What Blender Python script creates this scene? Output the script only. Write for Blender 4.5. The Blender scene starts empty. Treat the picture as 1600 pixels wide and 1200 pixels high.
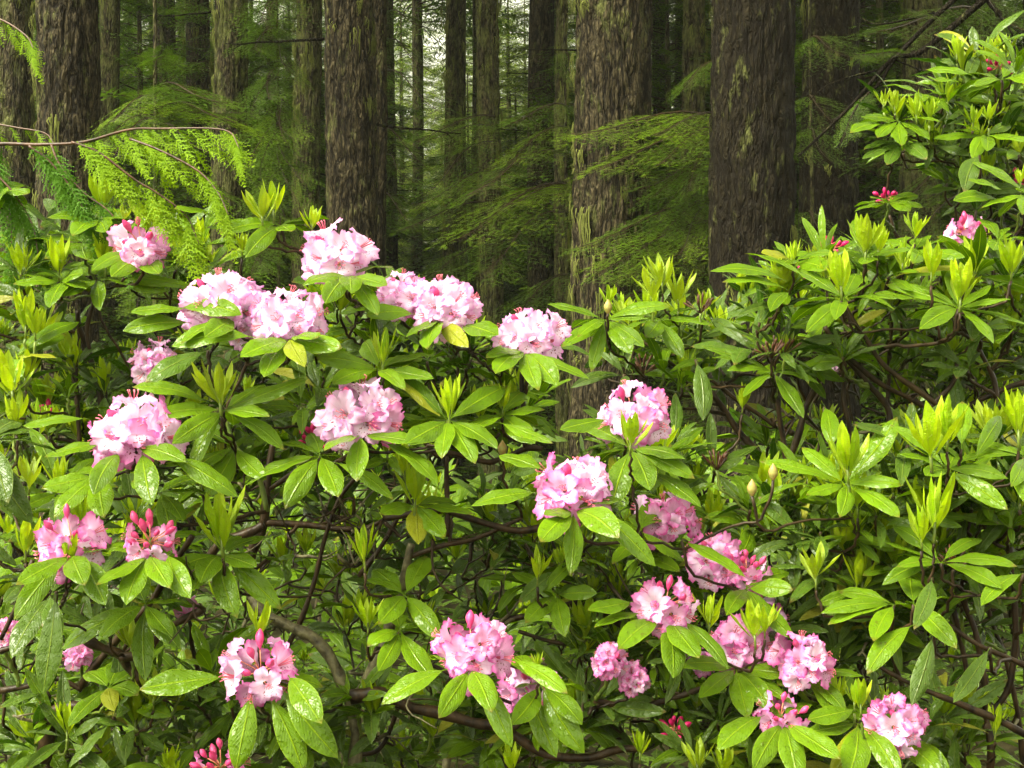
import bpy, math, random
import numpy as np
from mathutils import Vector, Matrix
random.seed(7); RS = np.random.RandomState(7)
R = math.radians; PI = math.pi
S = bpy.context.scene

# ------------------------------------------------------------------ camera, sky, sun
F = 2198.0; CZ = 1.7                      # focal length in 1600-px pixels, eye height
cam = bpy.data.cameras.new('camera'); co = bpy.data.objects.new('camera', cam)
S.collection.objects.link(co); co.location = (0, 0, CZ); co.rotation_euler = (R(90), 0, 0)
cam.sensor_width = 36; cam.lens = F/1600*36; cam.clip_start = .05; cam.clip_end = 500
S.camera = co
SUN_EL, SUN_AZ = 50, -56                  # az: degrees from behind the camera, negative = left
w = bpy.data.worlds.new('World'); S.world = w; w.use_nodes = True
nt = w.node_tree; nt.nodes.clear()
sky = nt.nodes.new('ShaderNodeTexSky'); sky.sky_type = 'NISHITA'; sky.sun_disc = False
sky.sun_elevation = R(SUN_EL); sky.sun_rotation = R(180-SUN_AZ); sky.dust_density = 4; sky.air_density = 1
hs = nt.nodes.new('ShaderNodeHueSaturation'); hs.inputs['Saturation'].default_value = .0
bg = nt.nodes.new('ShaderNodeBackground'); bg.inputs['Strength'].default_value = .15
ow = nt.nodes.new('ShaderNodeOutputWorld')
nt.links.new(sky.outputs[0], hs.inputs['Color']); wm = nt.nodes.new('ShaderNodeMix'); wm.data_type = 'RGBA'; wm.blend_type = 'MULTIPLY'; wm.inputs[0].default_value = 1; wm.inputs[7].default_value = (1, .985, .76, 1); nt.links.new(hs.outputs[0], wm.inputs[6]); nt.links.new(wm.outputs[2], bg.inputs['Color']); nt.links.new(bg.outputs[0], ow.inputs['Surface'])
sl = bpy.data.lights.new('sun', 'SUN'); sl.energy = 2.0; sl.angle = R(28); sl.color = (1, .95, .78)
so = bpy.data.objects.new('sun', sl); S.collection.objects.link(so)
az, el = R(SUN_AZ), R(SUN_EL)
sd = Vector((math.sin(az)*math.cos(el), -math.cos(az)*math.cos(el), math.sin(el)))   # towards the sun
so.rotation_euler = sd.to_track_quat('Z', 'Y').to_euler(); so.location = (0, 0, 30)
S.view_settings.view_transform = 'Standard'; S.view_settings.look = 'None'
S.view_settings.gamma = 1; S.view_settings.exposure = 1.85
cy = S.cycles; cy.max_bounces = 6; cy.diffuse_bounces = 2; cy.glossy_bounces = 2; cy.transmission_bounces = 4
cy.use_adaptive_sampling = True; cy.use_denoising = True; cy.sample_clamp_indirect = 6
try: cy.debug_use_spatial_splits = False
except Exception: pass

# ------------------------------------------------------------------ helpers
def at(px, py, d):
    return np.array([(px-800)/F*d, d, CZ-(py-600)/F*d])
def vnoise(p, seed=0):
    p = np.asarray(p, float); i = np.floor(p).astype(np.int64); f = p-i; f = f*f*(3-2*f)
    def h(ix, iy, iz):
        n = (ix*374761393 + iy*668265263 + iz*2147483647 + seed*1013904223) & 0xffffffff
        n = ((n ^ (n >> 13))*1274126177) & 0xffffffff
        n = ((n ^ (n >> 15))*2246822519) & 0xffffffff
        return ((n ^ (n >> 16)) & 0xffff)/65535.0
    r = 0
    for a in (0, 1):
        for b in (0, 1):
            for c in (0, 1):
                wgt = (f[:, 0] if a else 1-f[:, 0])*(f[:, 1] if b else 1-f[:, 1])*(f[:, 2] if c else 1-f[:, 2])
                r = r+wgt*h(i[:, 0]+a, i[:, 1]+b, i[:, 2]+c)
    return r
def nrm(v):
    v = np.asarray(v, float); n = np.linalg.norm(v, axis=-1, keepdims=True); return v/np.maximum(n, 1e-9)

class MB:
    """collects vertices, faces, uvs and one per-vertex 'rnd' value; builds ONE mesh"""
    def __init__(s): s.v = []; s.uv = []; s.r = []; s.q = []; s.t = []; s.qm = []; s.tm = []; s.n = 0
    def add(s, v, quads=None, tris=None, uv=None, rnd=0.0, mat=0):
        v = np.asarray(v, float).reshape(-1, 3); k = len(v)
        s.v.append(v); s.uv.append(np.zeros((k, 2)) if uv is None else np.asarray(uv, float))
        s.r.append(np.full(k, rnd) if np.isscalar(rnd) else np.asarray(rnd, float))
        if quads is not None and len(quads): s.q.append(np.asarray(quads)+s.n); s.qm.append(np.full(len(quads), mat))
        if tris is not None and len(tris): s.t.append(np.asarray(tris)+s.n); s.tm.append(np.full(len(tris), mat))
        s.n += k
    def mesh(s, name, mats, smooth=True):
        v = np.concatenate(s.v); uv = np.concatenate(s.uv); r = np.concatenate(s.r)
        q = np.concatenate(s.q) if s.q else np.zeros((0, 4), int); t = np.concatenate(s.t) if s.t else np.zeros((0, 3), int)
        m = bpy.data.meshes.new(name)
        m.vertices.add(len(v)); m.vertices.foreach_set('co', v.ravel())
        loops = np.concatenate([q.ravel(), t.ravel()]).astype(np.int32)
        m.loops.add(len(loops)); m.loops.foreach_set('vertex_index', loops)
        m.polygons.add(len(q)+len(t))
        st = np.concatenate([np.arange(len(q))*4, len(q)*4+np.arange(len(t))*3]).astype(np.int32)
        m.polygons.foreach_set('loop_start', st)
        m.polygons.foreach_set('material_index', np.concatenate(s.qm+s.tm).astype(np.int32))
        m.polygons.foreach_set('use_smooth', np.full(len(st), smooth))
        ul = m.uv_layers.new(name='UVMap'); ul.data.foreach_set('uv', uv[loops].ravel())
        a = m.attributes.new('rnd', 'FLOAT', 'POINT'); a.data.foreach_set('value', r)
        for x in mats: m.materials.append(x)
        m.update(calc_edges=True)
        return m
def link(name, data, parent=None, loc=(0, 0, 0), rot=None, scale=None):
    o = bpy.data.objects.new(name, data); S.collection.objects.link(o); o.location = loc
    if parent: o.parent = parent
    if rot is not None: o.rotation_euler = rot
    if scale is not None: o.scale = (scale,)*3 if np.isscalar(scale) else scale
    return o
def tag(o, label=None, cat=None, group=None, kind=None):
    if label: o['label'] = label
    if cat: o['category'] = cat
    if group: o['group'] = group
    if kind: o['kind'] = kind
    return o
def thing(name, loc, label, cat, group=None):
    return tag(link(name, None, loc=loc), label, cat, group)

def tube(mb, pts, rad, n=6, rnd=0.0, mat=0, cap=True):
    pts = np.asarray(pts, float); k = len(pts); rad = np.full(k, rad) if np.isscalar(rad) else np.asarray(rad, float)
    T = nrm(np.gradient(pts, axis=0)); ref = np.array([0.3, .9, .2]) if abs(T[0][2]) > .8 else np.array([0, 0, 1.])
    A = nrm(np.cross(T, ref)); B = np.cross(T, A)
    th = np.arange(n)/n*2*PI
    V = pts[:, None]+rad[:, None, None]*(A[:, None]*np.cos(th)[None, :, None]+B[:, None]*np.sin(th)[None, :, None])
    L = np.concatenate([[0], np.cumsum(np.linalg.norm(np.diff(pts, axis=0), axis=1))])
    uv = np.stack([np.tile(th/(2*PI), k), np.repeat(L, n)], 1)
    q = []
    for i in range(k-1):
        for j in range(n):
            j2 = (j+1) % n; q.append((i*n+j, i*n+j2, (i+1)*n+j2, (i+1)*n+j))
    V = V.reshape(-1, 3)
    tr = [(0, j+1, j) for j in range(1, n-1)]+[((k-1)*n, (k-1)*n+j, (k-1)*n+j+1) for j in range(1, n-1)] if cap else None
    mb.add(V, q, tr, uv, rnd, mat)
def spline(pts, per=6):
    P = np.asarray(pts, float); P = np.vstack([2*P[0]-P[1], P, 2*P[-1]-P[-2]]); out = []
    for i in range(1, len(P)-2):
        for k in range(per):
            t = k/per
            out.append(.5*((2*P[i])+(-P[i-1]+P[i+1])*t+(2*P[i-1]-5*P[i]+4*P[i+1]-P[i+2])*t*t+(-P[i-1]+3*P[i]-3*P[i+1]+P[i+2])*t**3))
    out.append(P[-2]); return np.array(out)

# ------------------------------------------------------------------ materials
def mat(name):
    m = bpy.data.materials.new(name); m.use_nodes = True; n = m.node_tree; n.nodes.clear()
    return m, n
class G:
    def __init__(s, n): s.n = n
    def new(s, t, **k):
        x = s.n.nodes.new(t)
        for a, b in k.items(): setattr(x, a, b)
        return x
    def put(s, sock, v):
        if hasattr(v, 'is_linked') or isinstance(v, bpy.types.NodeSocket): s.n.links.new(v, sock)
        else: sock.default_value = v if not isinstance(v, tuple) or len(v) != 3 or sock.type != 'RGBA' else (*v, 1)
    def math(s, op, a, b=0.0, clamp=False):
        x = s.new('ShaderNodeMath', operation=op); x.use_clamp = clamp; s.put(x.inputs[0], a); s.put(x.inputs[1], b); return x.outputs[0]
    def mix(s, f, a, b, mode='MIX'):
        x = s.new('ShaderNodeMix', data_type='RGBA', blend_type=mode); s.put(x.inputs[0], f); s.put(x.inputs[6], a); s.put(x.inputs[7], b); return x.outputs[2]
    def ramp(s, f, lo, hi, a=0.0, b=1.0):
        x = s.new('ShaderNodeMapRange'); s.put(x.inputs[0], f)
        for i, v in zip((1, 2, 3, 4), (lo, hi, a, b)): x.inputs[i].default_value = v
        return x.outputs[0]
    def noise(s, vec, scale, detail=2, rough=.5, out=0):
        x = s.new('ShaderNodeTexNoise'); s.put(x.inputs['Vector'], vec); x.inputs['Scale'].default_value = scale
        x.inputs['Detail'].default_value = detail; x.inputs['Roughness'].default_value = rough; return x.outputs[out]
    def scalev(s, vec, sc):
        x = s.new('ShaderNodeMapping'); s.put(x.inputs[0], vec); x.inputs[3].default_value = sc; return x.outputs[0]
    def bump(s, h, st, dist=.01):
        x = s.new('ShaderNodeBump'); s.put(x.inputs['Height'], h); x.inputs['Strength'].default_value = st; x.inputs['Distance'].default_value = dist; return x.outputs[0]
def leaf_mat(name, dark, light, back, rib, rough=(.06, .26), trans=.3, spec=.28, veins=.5, edge=.5, coat=.0):
    m, n = mat(name); g = G(n)
    uvn = g.new('ShaderNodeUVMap'); sep = g.new('ShaderNodeSeparateXYZ'); n.links.new(uvn.outputs[0], sep.inputs[0])
    u, v = sep.outputs[0], sep.outputs[1]
    at_ = g.new('ShaderNodeAttribute', attribute_name='rnd'); rn = at_.outputs['Fac']
    oi = g.new('ShaderNodeObjectInfo'); tc = g.new('ShaderNodeTexCoord'); ob = tc.outputs['Object']
    geo = g.new('ShaderNodeNewGeometry')
    au = g.math('ABSOLUTE', g.math('SUBTRACT', u, .5))            # 0 at the rib, .5 at the edge
    big = g.noise(ob, 9, 3)
    f = g.math('ADD', g.math('MULTIPLY', rn, .62), g.math('ADD', g.math('MULTIPLY', oi.outputs['Random'], .28), g.math('MULTIPLY', g.math('SUBTRACT', big, .5), .7)), True)
    c = g.mix(f, dark, light)
    vv = g.math('SINE', g.math('MULTIPLY', g.math('SUBTRACT', v, g.math('MULTIPLY', au, .55)), 95))
    vein = g.ramp(vv, .55, 1)
    c = g.mix(g.math('MULTIPLY', vein, .22*veins), c, rib)
    c = g.mix(g.math('MULTIPLY', g.ramp(au, .455, .49), edge), c, rib)
    c = g.mix(g.ramp(au, .036, .014, 0, .85), c, rib)
    sp = g.noise(ob, 75, 2)
    c = g.mix(g.math('MULTIPLY', g.ramp(sp, .68, .74), g.ramp(big, .48, .60)), c, (.07, .035, .01))
    tipb = g.math('MULTIPLY', g.ramp(g.math('ADD', v, g.math('MULTIPLY', big, .12)), .97, 1.03), g.ramp(rn, .6, .7))
    c = g.mix(tipb, c, (.16, .07, .02)) if veins > .4 else c
    c = g.mix(g.ramp(rn, .984, .99), c, (.38, .34, .02)) if veins > .4 else c
    c2 = g.mix(geo.outputs['Backfacing'], c, g.mix(.5, c, back))
    b = g.new('ShaderNodeBsdfPrincipled'); g.put(b.inputs['Base Color'], c2)
    wet = g.noise(ob, 22, 3, .6)
    g.put(b.inputs['Roughness'], g.ramp(wet, .4, .62, rough[0], rough[1])); b.inputs['Specular IOR Level'].default_value = spec
    drops = g.noise(ob, 190, 1)
    h = g.math('ADD', g.math('MULTIPLY', vein, -.25*veins), g.math('ADD', g.math('MULTIPLY', g.ramp(drops, .62, .70), .7), g.math('MULTIPLY', g.noise(ob, 38, 3), 2.3)))
    h = g.math('ADD', h, g.ramp(au, .0, .05, -.6, 0))
    g.put(b.inputs['Normal'], g.bump(h, .7, .004))
    t = g.new('ShaderNodeBsdfTranslucent'); g.put(t.inputs[0], g.mix(.5, c, light, 'MIX'))
    mx = g.new('ShaderNodeMixShader'); mx.inputs[0].default_value = trans
    n.links.new(b.outputs[0], mx.inputs[1]); n.links.new(t.outputs[0], mx.inputs[2])
    o = g.new('ShaderNodeOutputMaterial'); n.links.new(mx.outputs[0], o.inputs[0]); return m
M_leaf = leaf_mat('rhododendron_leaf', (.010, .050, .001), (.168, .325, .001), (.12, .20, .01), (.36, .52, .01), trans=.28)
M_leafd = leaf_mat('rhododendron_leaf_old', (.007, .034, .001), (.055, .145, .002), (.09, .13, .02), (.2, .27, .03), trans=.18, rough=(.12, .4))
M_new = leaf_mat('new_growth', (.17, .33, .002), (.52, .66, .004), (.4, .52, .03), (.42, .52, .03), rough=(.25, .5), trans=.4, spec=.35, veins=.3, edge=0)
M_newd = leaf_mat('new_growth_green', (.22, .34, .004), (.44, .55, .008), (.3, .4, .05), (.4, .48, .08), rough=(.25, .5), trans=.35, spec=.35, veins=.3, edge=0)

def simple(name, c1, c2, scale, rough, bumpst=.4, stretch=(1, 1, 1), trans=0, dist=.01, rnd=0.0, spec=.4, detail=4):
    m, n = mat(name); g = G(n); tc = g.new('ShaderNodeTexCoord'); v = g.scalev(tc.outputs['Object'], stretch)
    nz = g.noise(v, scale, detail, .6); f = g.ramp(nz, .32, .68)
    if rnd:
        at_ = g.new('ShaderNodeAttribute', attribute_name='rnd'); f = g.math('ADD', g.math('MULTIPLY', f, 1-rnd), g.math('MULTIPLY', at_.outputs['Fac'], rnd), True)
    c = g.mix(f, c1, c2); b = g.new('ShaderNodeBsdfPrincipled'); g.put(b.inputs['Base Color'], c); b.inputs['Roughness'].default_value = rough
    b.inputs['Specular IOR Level'].default_value = spec
    if bumpst: g.put(b.inputs['Normal'], g.bump(nz, bumpst, dist))
    o = g.new('ShaderNodeOutputMaterial')
    if trans:
        t = g.new('ShaderNodeBsdfTranslucent'); g.put(t.inputs[0], c); mx = g.new('ShaderNodeMixShader'); mx.inputs[0].default_value = trans
        n.links.new(b.outputs[0], mx.inputs[1]); n.links.new(t.outputs[0], mx.inputs[2]); n.links.new(mx.outputs[0], o.inputs[0])
    else: n.links.new(b.outputs[0], o.inputs[0])
    return m
M_twig = simple('wet_brown_twig', (.008, .005, .003), (.055, .033, .014), 60, .42, .7, (1, 1, .4), dist=.004, spec=.2)
M_twigm = simple('mossy_limb', (.020, .014, .007), (.19, .17, .08), 48, .5, 1.0, dist=.006)
M_green = simple('green_stem', (.06, .10, .015), (.17, .22, .03), 40, .35, .2)
M_budscale = simple('bud_scale', (.22, .26, .05), (.42, .22, .08), 90, .4, .3)
M_seed = simple('old_seed_head', (.02, .008, .004), (.11, .035, .012), 80, .5, .3)
M_needle = simple('hemlock_needles', (.030, .080, .003), (.15, .26, .008), 3.0, .5, 0, trans=.35, rnd=.55)
M_needle2 = simple('hemlock_needles_bright', (.07, .15, .004), (.25, .38, .010), 3.0, .5, 0, trans=.4, rnd=.55)
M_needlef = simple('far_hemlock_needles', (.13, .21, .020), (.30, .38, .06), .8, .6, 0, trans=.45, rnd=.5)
M_cedar = simple('cedar_scales', (.07, .17, .002), (.31, .47, .004), 7, .6, 0, trans=.4, rnd=.6, spec=.15)
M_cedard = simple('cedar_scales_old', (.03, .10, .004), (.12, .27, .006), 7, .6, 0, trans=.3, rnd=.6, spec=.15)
M_cwood = simple('cedar_twig', (.025, .013, .007), (.11, .050, .025), 40, .4, .3)
M_moss = simple('hanging_moss', (.07, .08, .014), (.21, .225, .06), 30, .9, 0, trans=.3, rnd=.5, spec=.1)
M_floor = simple('forest_floor', (.006, .006, .003), (.035, .03, .012), 4, .95, 1, dist=.05, detail=8, spec=.05)

def bark_mat(name, c1, c2, mossamt):
    m, n = mat(name); g = G(n); tc = g.new('ShaderNodeTexCoord'); ob = tc.outputs['Object']
    uvn = g.new('ShaderNodeUVMap'); uv = uvn.outputs[0]
    at_ = g.new('ShaderNodeAttribute', attribute_name='rnd'); hgt = at_.outputs['Fac']
    wv = g.scalev(ob, (1, 1, .28)); warp = g.noise(wv, 5, 3, .6, out=1)
    pv = g.new('ShaderNodeVectorMath', operation='ADD'); g.put(pv.inputs[0], g.scalev(ob, (1, 1, .30)))
    ws = g.new('ShaderNodeVectorMath', operation='SCALE'); g.put(ws.inputs[0], warp); ws.inputs[3].default_value = .10; n.links.new(ws.outputs[0], pv.inputs[1])
    def rid(sc, zs, lo, hi, det):
        nz = g.noise(g.scalev(pv.outputs[0], (1, 1, zs)), sc, det, .55)
        return g.ramp(g.math('ABSOLUTE', g.math('SUBTRACT', nz, .5)), lo, hi)
    cr1 = rid(18, .62, .0, .08, 3); cr2 = rid(42, .9, .0, .10, 3)
    vo = g.new('ShaderNodeTexVoronoi', feature='DISTANCE_TO_EDGE'); g.put(vo.inputs['Vector'], pv.outputs[0]); vo.inputs['Scale'].default_value = 38
    crack = g.math('MULTIPLY', g.math('MULTIPLY', cr1, g.ramp(cr2, 0, 1, .45, 1)), g.ramp(vo.outputs['Distance'], .0, .22, .35, 1))
    fine = g.noise(g.scalev(ob, (1, 1, .45)), 55, 4, .65)
    lg = g.noise(g.scalev(ob, (1, 1, .5)), 3, 4, .6)
    c = g.mix(g.ramp(fine, .3, .7), c1, c2)
    c = g.mix(g.ramp(lg, .3, .7, 0, .5), c, (.030, .024, .012))
    deep = g.math('MULTIPLY', g.ramp(crack, .05, .7), g.ramp(hgt, .0, .45, .35, 1))
    c = g.mix(deep, (.006, .004, .002), c)
    ms = g.math('MULTIPLY', g.ramp(g.noise(g.scalev(ob, (1, 1, .35)), 11, 5, .75), .60-mossamt*.25, .72-mossamt*.2), .75)
    c = g.mix(ms, c, g.mix(g.ramp(fine, .35, .65), (.055, .065, .015), (.17, .18, .055)))
    b = g.new('ShaderNodeBsdfPrincipled'); g.put(b.inputs['Base Color'], c)
    g.put(b.inputs['Roughness'], g.ramp(fine, .3, .7, .6, .9)); b.inputs['Specular IOR Level'].default_value = .1
    h = g.math('ADD', g.math('MULTIPLY', crack, 1.0), g.math('MULTIPLY', fine, .6))
    g.put(b.inputs['Normal'], g.bump(h, 1, .022))
    o = g.new('ShaderNodeOutputMaterial'); n.links.new(b.outputs[0], o.inputs[0]); return m
M_bark = bark_mat('fir_bark', (.020, .015, .007), (.185, .148, .080), .2)
M_barkm = bark_mat('mossy_bark', (.024, .019, .008), (.18, .148, .078), .62)

M_barkd = bark_mat('shade_darkened_bark', (.004, .003, .0015), (.030, .023, .010), .15)  # bark colour darkened to carry the shade on the two big right-hand trunks
def petal_mat(name, base, mid, out, edge, rndc):
    m, n = mat(name); g = G(n)
    uvn = g.new('ShaderNodeUVMap'); sep = g.new('ShaderNodeSeparateXYZ'); n.links.new(uvn.outputs[0], sep.inputs[0]); u, v = sep.outputs[0], sep.outputs[1]
    oi = g.new('ShaderNodeObjectInfo'); tc = g.new('ShaderNodeTexCoord'); ob = tc.outputs['Object']
    nz = g.noise(ob, 60, 3)
    f = g.math('ADD', g.ramp(v, .35, 1.0), g.math('MULTIPLY', g.math('SUBTRACT', nz, .5), .7), True)
    cc = g.new('ShaderNodeValToRGB'); g.put(cc.inputs[0], f); e = cc.color_ramp.elements
    e[0].position = 0; e[0].color = (*base, 1); e[1].position = 1; e[1].color = (*edge, 1)
    e.new(.45).color = (*mid, 1); e.new(.78).color = (*out, 1)
    c = g.mix(g.math('MULTIPLY', oi.outputs['Random'], .22), cc.outputs[0], rndc)
    # centre line of each lobe and the freckles of the upper lobe
    lob = g.math('ABSOLUTE', g.math('SINE', g.math('MULTIPLY', u, PI*5)))
    c = g.mix(g.math('MULTIPLY', g.ramp(lob, .12, .0), g.ramp(v, .9, .4, 0, .45)), c, (.75, .2, .42))
    fr = g.noise(ob, 330, 0); up = g.math('MULTIPLY', g.ramp(g.math('ABSOLUTE', g.math('SUBTRACT', u, .5)), .13, .09), g.ramp(v, .88, .7))
    c = g.mix(g.math('MULTIPLY', g.ramp(fr, .66, .69), up), c, (.28, .03, .08))
    b = g.new('ShaderNodeBsdfPrincipled'); g.put(b.inputs['Base Color'], c); b.inputs['Roughness'].default_value = .5; b.inputs['Specular IOR Level'].default_value = .3
    g.put(b.inputs['Normal'], g.bump(nz, .5, .003))
    t = g.new('ShaderNodeBsdfTranslucent'); g.put(t.inputs[0], c); mx = g.new('ShaderNodeMixShader'); mx.inputs[0].default_value = .35
    o = g.new('ShaderNodeOutputMaterial'); n.links.new(b.outputs[0], mx.inputs[1]); n.links.new(t.outputs[0], mx.inputs[2]); n.links.new(mx.outputs[0], o.inputs[0]); return m
M_petal = petal_mat('pale_pink_petal', (.95, .83, .96), (.95, .70, .93), (.93, .58, .88), (.85, .34, .74), (.87, .46, .80))
M_petalp = petal_mat('deep_pink_petal', (.93, .62, .86), (.90, .45, .77), (.86, .31, .67), (.76, .12, .45), (.80, .20, .56))
M_bud = simple('pink_bud', (.68, .02, .16), (.86, .16, .38), 55, .35, .3, trans=.2, dist=.002)
M_budr = simple('red_bud', (.42, .004, .07), (.74, .02, .20), 55, .35, .3, trans=.15, dist=.002)
M_stamen = simple('stamen', (.55, .05, .12), (.8, .25, .3), 60, .5, 0)
M_pedicel = simple('pedicel', (.55, .20, .10), (.65, .22, .16), 60, .4, 0)

# ------------------------------------------------------------------ leaf geometry
NU, NV = 6, 11
_u = np.linspace(-1, 1, NU+1); _v = np.linspace(0, 1, NV+1)
_UU, _VV = np.meshgrid(_u, _v)                         # rows along, columns across
LQ = np.array([(i*(NU+1)+j, i*(NU+1)+j+1, (i+1)*(NU+1)+j+1, (i+1)*(NU+1)+j) for i in range(NV) for j in range(NU)])
LUV = np.stack([(_UU.ravel()+1)/2, _VV.ravel()], 1)
def prof(v, kind):
    if kind == 'new': x = np.clip((v-.04)/.96, 0, 1); return np.maximum(.05, np.sin(PI*x**1.15)**.8*(1-.15*x))
    x = np.clip((v-.09)/.91, 0, 1); return np.maximum(.045*(v < .2), np.sin(PI*x**1.12)**.72)
def leaf(mb, base, tip, N0, wid, arch=.12, rnd=.5, kind='old', fold=.28, mat=0, roll=0., droop=0.):
    base = np.asarray(base, float); tip = np.asarray(tip, float); D = tip-base; L = np.linalg.norm(D); T0 = D/L
    N = N0-np.dot(N0, T0)*T0; N = nrm(N) if np.linalg.norm(N) > .05 else nrm(np.cross(T0, [1, .1, 0]))
    W = np.cross(T0, N)
    if roll: N, W = N*math.cos(roll)+W*math.sin(roll), W*math.cos(roll)-N*math.sin(roll)
    c1 = (base+tip)/2+N*arch*L*2-np.array([0, 0, droop*L])
    v = _v[:, None]; P = (1-v)**2*base+2*v*(1-v)*c1+v*v*tip
    side = RS.uniform(-.04, .04)*L; P = P+W*side*np.sin(PI*v)
    T = nrm(np.gradient(P, axis=0)); Nn = nrm(N-np.sum(N*T, 1, keepdims=True)*T); Wn = np.cross(T, Nn)
    tw = RS.uniform(-.45, .45)*_v[:, None]; Nn, Wn = Nn*np.cos(tw)+Wn*np.sin(tw), Wn*np.cos(tw)-Nn*np.sin(tw)
    wv = prof(_v, kind)*wid/2; ph = RS.uniform(0, 6.28)
    off = wv[:, None]*(fold*np.abs(_u)[None]**1.3-.30*(np.abs(_u)[None]**4)*(1-fold))
    off = off+wv[:, None]*.10*np.sin(_v[:, None]*14+ph+(_u[None] > 0)*1.7)*np.abs(_u)[None]
    V = P[:, None]+Wn[:, None]*(_u[None, :, None]*wv[:, None, None])+Nn[:, None]*off[:, :, None]
    mb.add(V.reshape(-1, 3), LQ[:, ::-1] if FLIP else LQ, None, LUV, rnd, mat)
FLIP = True
UPC = np.array([0, -.75, 1.])
def ruv(a, b): return RS.uniform(a, b)
def whorl_variant(i, n, L=.145, new=False):
    mb = MB(); lift = (i % 4)*9+(18 if new else 0)
    for k in range(n):
        a = k*2.39996+ruv(-.25, .25); e = R(ruv(-38, 28)+lift); l = L*ruv(.55, 1.1)
        b = np.array([math.cos(a), math.sin(a), 0])*.006
        t = b+l*np.array([math.cos(a)*math.cos(e), math.sin(a)*math.cos(e), math.sin(e)])
        leaf(mb, b, t, np.array([0, 0, 1.]), l*(ruv(.13, .2) if new else ruv(.19, .30)), ruv(.03, .15), RS.rand(), mat=0, roll=ruv(-.6, .6), fold=ruv(.05, .55))
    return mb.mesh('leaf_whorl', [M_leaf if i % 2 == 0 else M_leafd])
WH = [whorl_variant(i, int(ruv(7, 11))) for i in range(12)]
WHN = [whorl_variant(20+i, int(ruv(9, 14)), .14, True) for i in range(6)]
def shoot_variant(i, n, spread):
    mb = MB(); tube(mb, [(0, 0, -.015), (0, 0, .02)], .0028, 6, .5, 1)
    for k in range(n):
        a = k*2.39996+ruv(-.4, .4); e = R(ruv(*spread)) if k else R(86); l = ruv(.7, 1.05)*.09*(1 if k else 1.05)
        b = np.array([math.cos(a)*.003, math.sin(a)*.003, ruv(.0, .02)])
        t = b+l*np.array([math.cos(a)*math.cos(e), math.sin(a)*math.cos(e), math.sin(e)])
        N0 = np.array([-math.cos(a), -math.sin(a), .25])
        leaf(mb, b, t, N0, l*ruv(.20, .30), ruv(-.10, -.02), RS.rand(), 'new', fold=ruv(.35, .7))
    return mb.mesh('new_shoot', [M_new if i < 7 else M_newd, M_green])
SH = [shoot_variant(i, int(ruv(8, 12)), (56, 84)) for i in range(5)]+[shoot_variant(5+i, int(ruv(8, 12)), (42, 76)) for i in range(5)]

# ------------------------------------------------------------------ flowers
def blossom_variant(i, pm):
    mb = MB(); nr, nth = 10, 70; s = np.linspace(0.03, 1, nr)[:, None]; th = (np.arange(nth)/nth*2*PI)[None]
    lobe = np.abs(np.cos(2.5*th))**.55; Rr, H = .0345, .025; ph = ruv(0, 6, ) if False else RS.uniform(0, 6, 4)
    rr = Rr*(.10+.90*s**1.35)*(1-.40*(1-lobe)*s**3)*(1+.035*s**4*np.sin(11*th+ph[0])+.05*s**3*np.sin(2*th+ph[1])+.03*s**6*np.sin(29*th+ph[3]))
    z = H*(1-(1-s)**1.9)-.009*s**4*(.7+.9*np.sin(2*th+ph[2]))+.0026*s**6*np.sin(12*th+ph[2])+.0020*s**8*np.sin(27*th+ph[3])+.004*s**3*(1-lobe)
    rr, z, th = np.broadcast_arrays(rr, z, th)
    V = np.stack([rr*np.cos(th), rr*np.sin(th), z], -1).reshape(-1, 3)
    ss = np.broadcast_to(s, rr.shape)
    uv = np.stack([(th/(2*PI)).ravel(), ss.ravel()], 1)
    q = [(a*nth+b, a*nth+(b+1) % nth, (a+1)*nth+(b+1) % nth, (a+1)*nth+b) for a in range(nr-1) for b in range(nth)]
    mb.add(V, q, None, uv, RS.rand())
    for k in range(5):
        a = k/5*2*PI+ruv(-.2, .2); d = np.array([math.cos(a), math.sin(a), 0]); r1 = ruv(.003, .008)
        pts = [np.array([0, 0, .006])+d*.001, d*r1*.6+np.array([0, -.004, .024]), d*r1+np.array([0, -.008,   .030+ruv(0, .004)]), d*r1+np.array([0, -.003, .035])]
        tube(mb, spline(pts, 3), [.0006]*9+[.0013], 4, .5, 1)
    return mb.mesh('blossom', [pm, M_stamen])
BL = [blossom_variant(i, M_petal) for i in range(6)]; BLp = [blossom_variant(i, M_petalp) for i in range(4)]
def bud_variant(i, m, L=.024, rad=.0058):
    mb = MB(); nz, n = 9, 12; t = np.linspace(0, 1, nz)[:, None]; th = (np.arange(n)/n*2*PI)[None]
    r = rad*(np.sin(PI*np.clip(t, .02, .98)**1.35)**.7)*(1+.12*np.cos(5*th+3*t)); z = t*L+0*th; bx = .0025*t*t+0*th
    r, z, th, bx = np.broadcast_arrays(r, z, th, bx)
    V = np.stack([r*np.cos(th)+bx, r*np.sin(th), z], -1).reshape(-1, 3)
    q = [(a*n+b, a*n+(b+1) % n, (a+1)*n+(b+1) % n, (a+1)*n+b) for a in range(nz-1) for b in range(n)]
    mb.add(V, q, None, None, .5); return mb.mesh('bud', [m])
BU = [bud_variant(i, M_bud, L) for i, L in enumerate((.026, .022, .029))]; BR = [bud_variant(i, M_budr, L) for i, L in enumerate((.024, .02, .027))]

def rot_to(d, roll=0.):
    q = Vector(d).to_track_quat('Z', 'Y'); return (q.to_matrix() @ Matrix.Rotation(roll, 3, 'Z')).to_euler()

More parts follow.
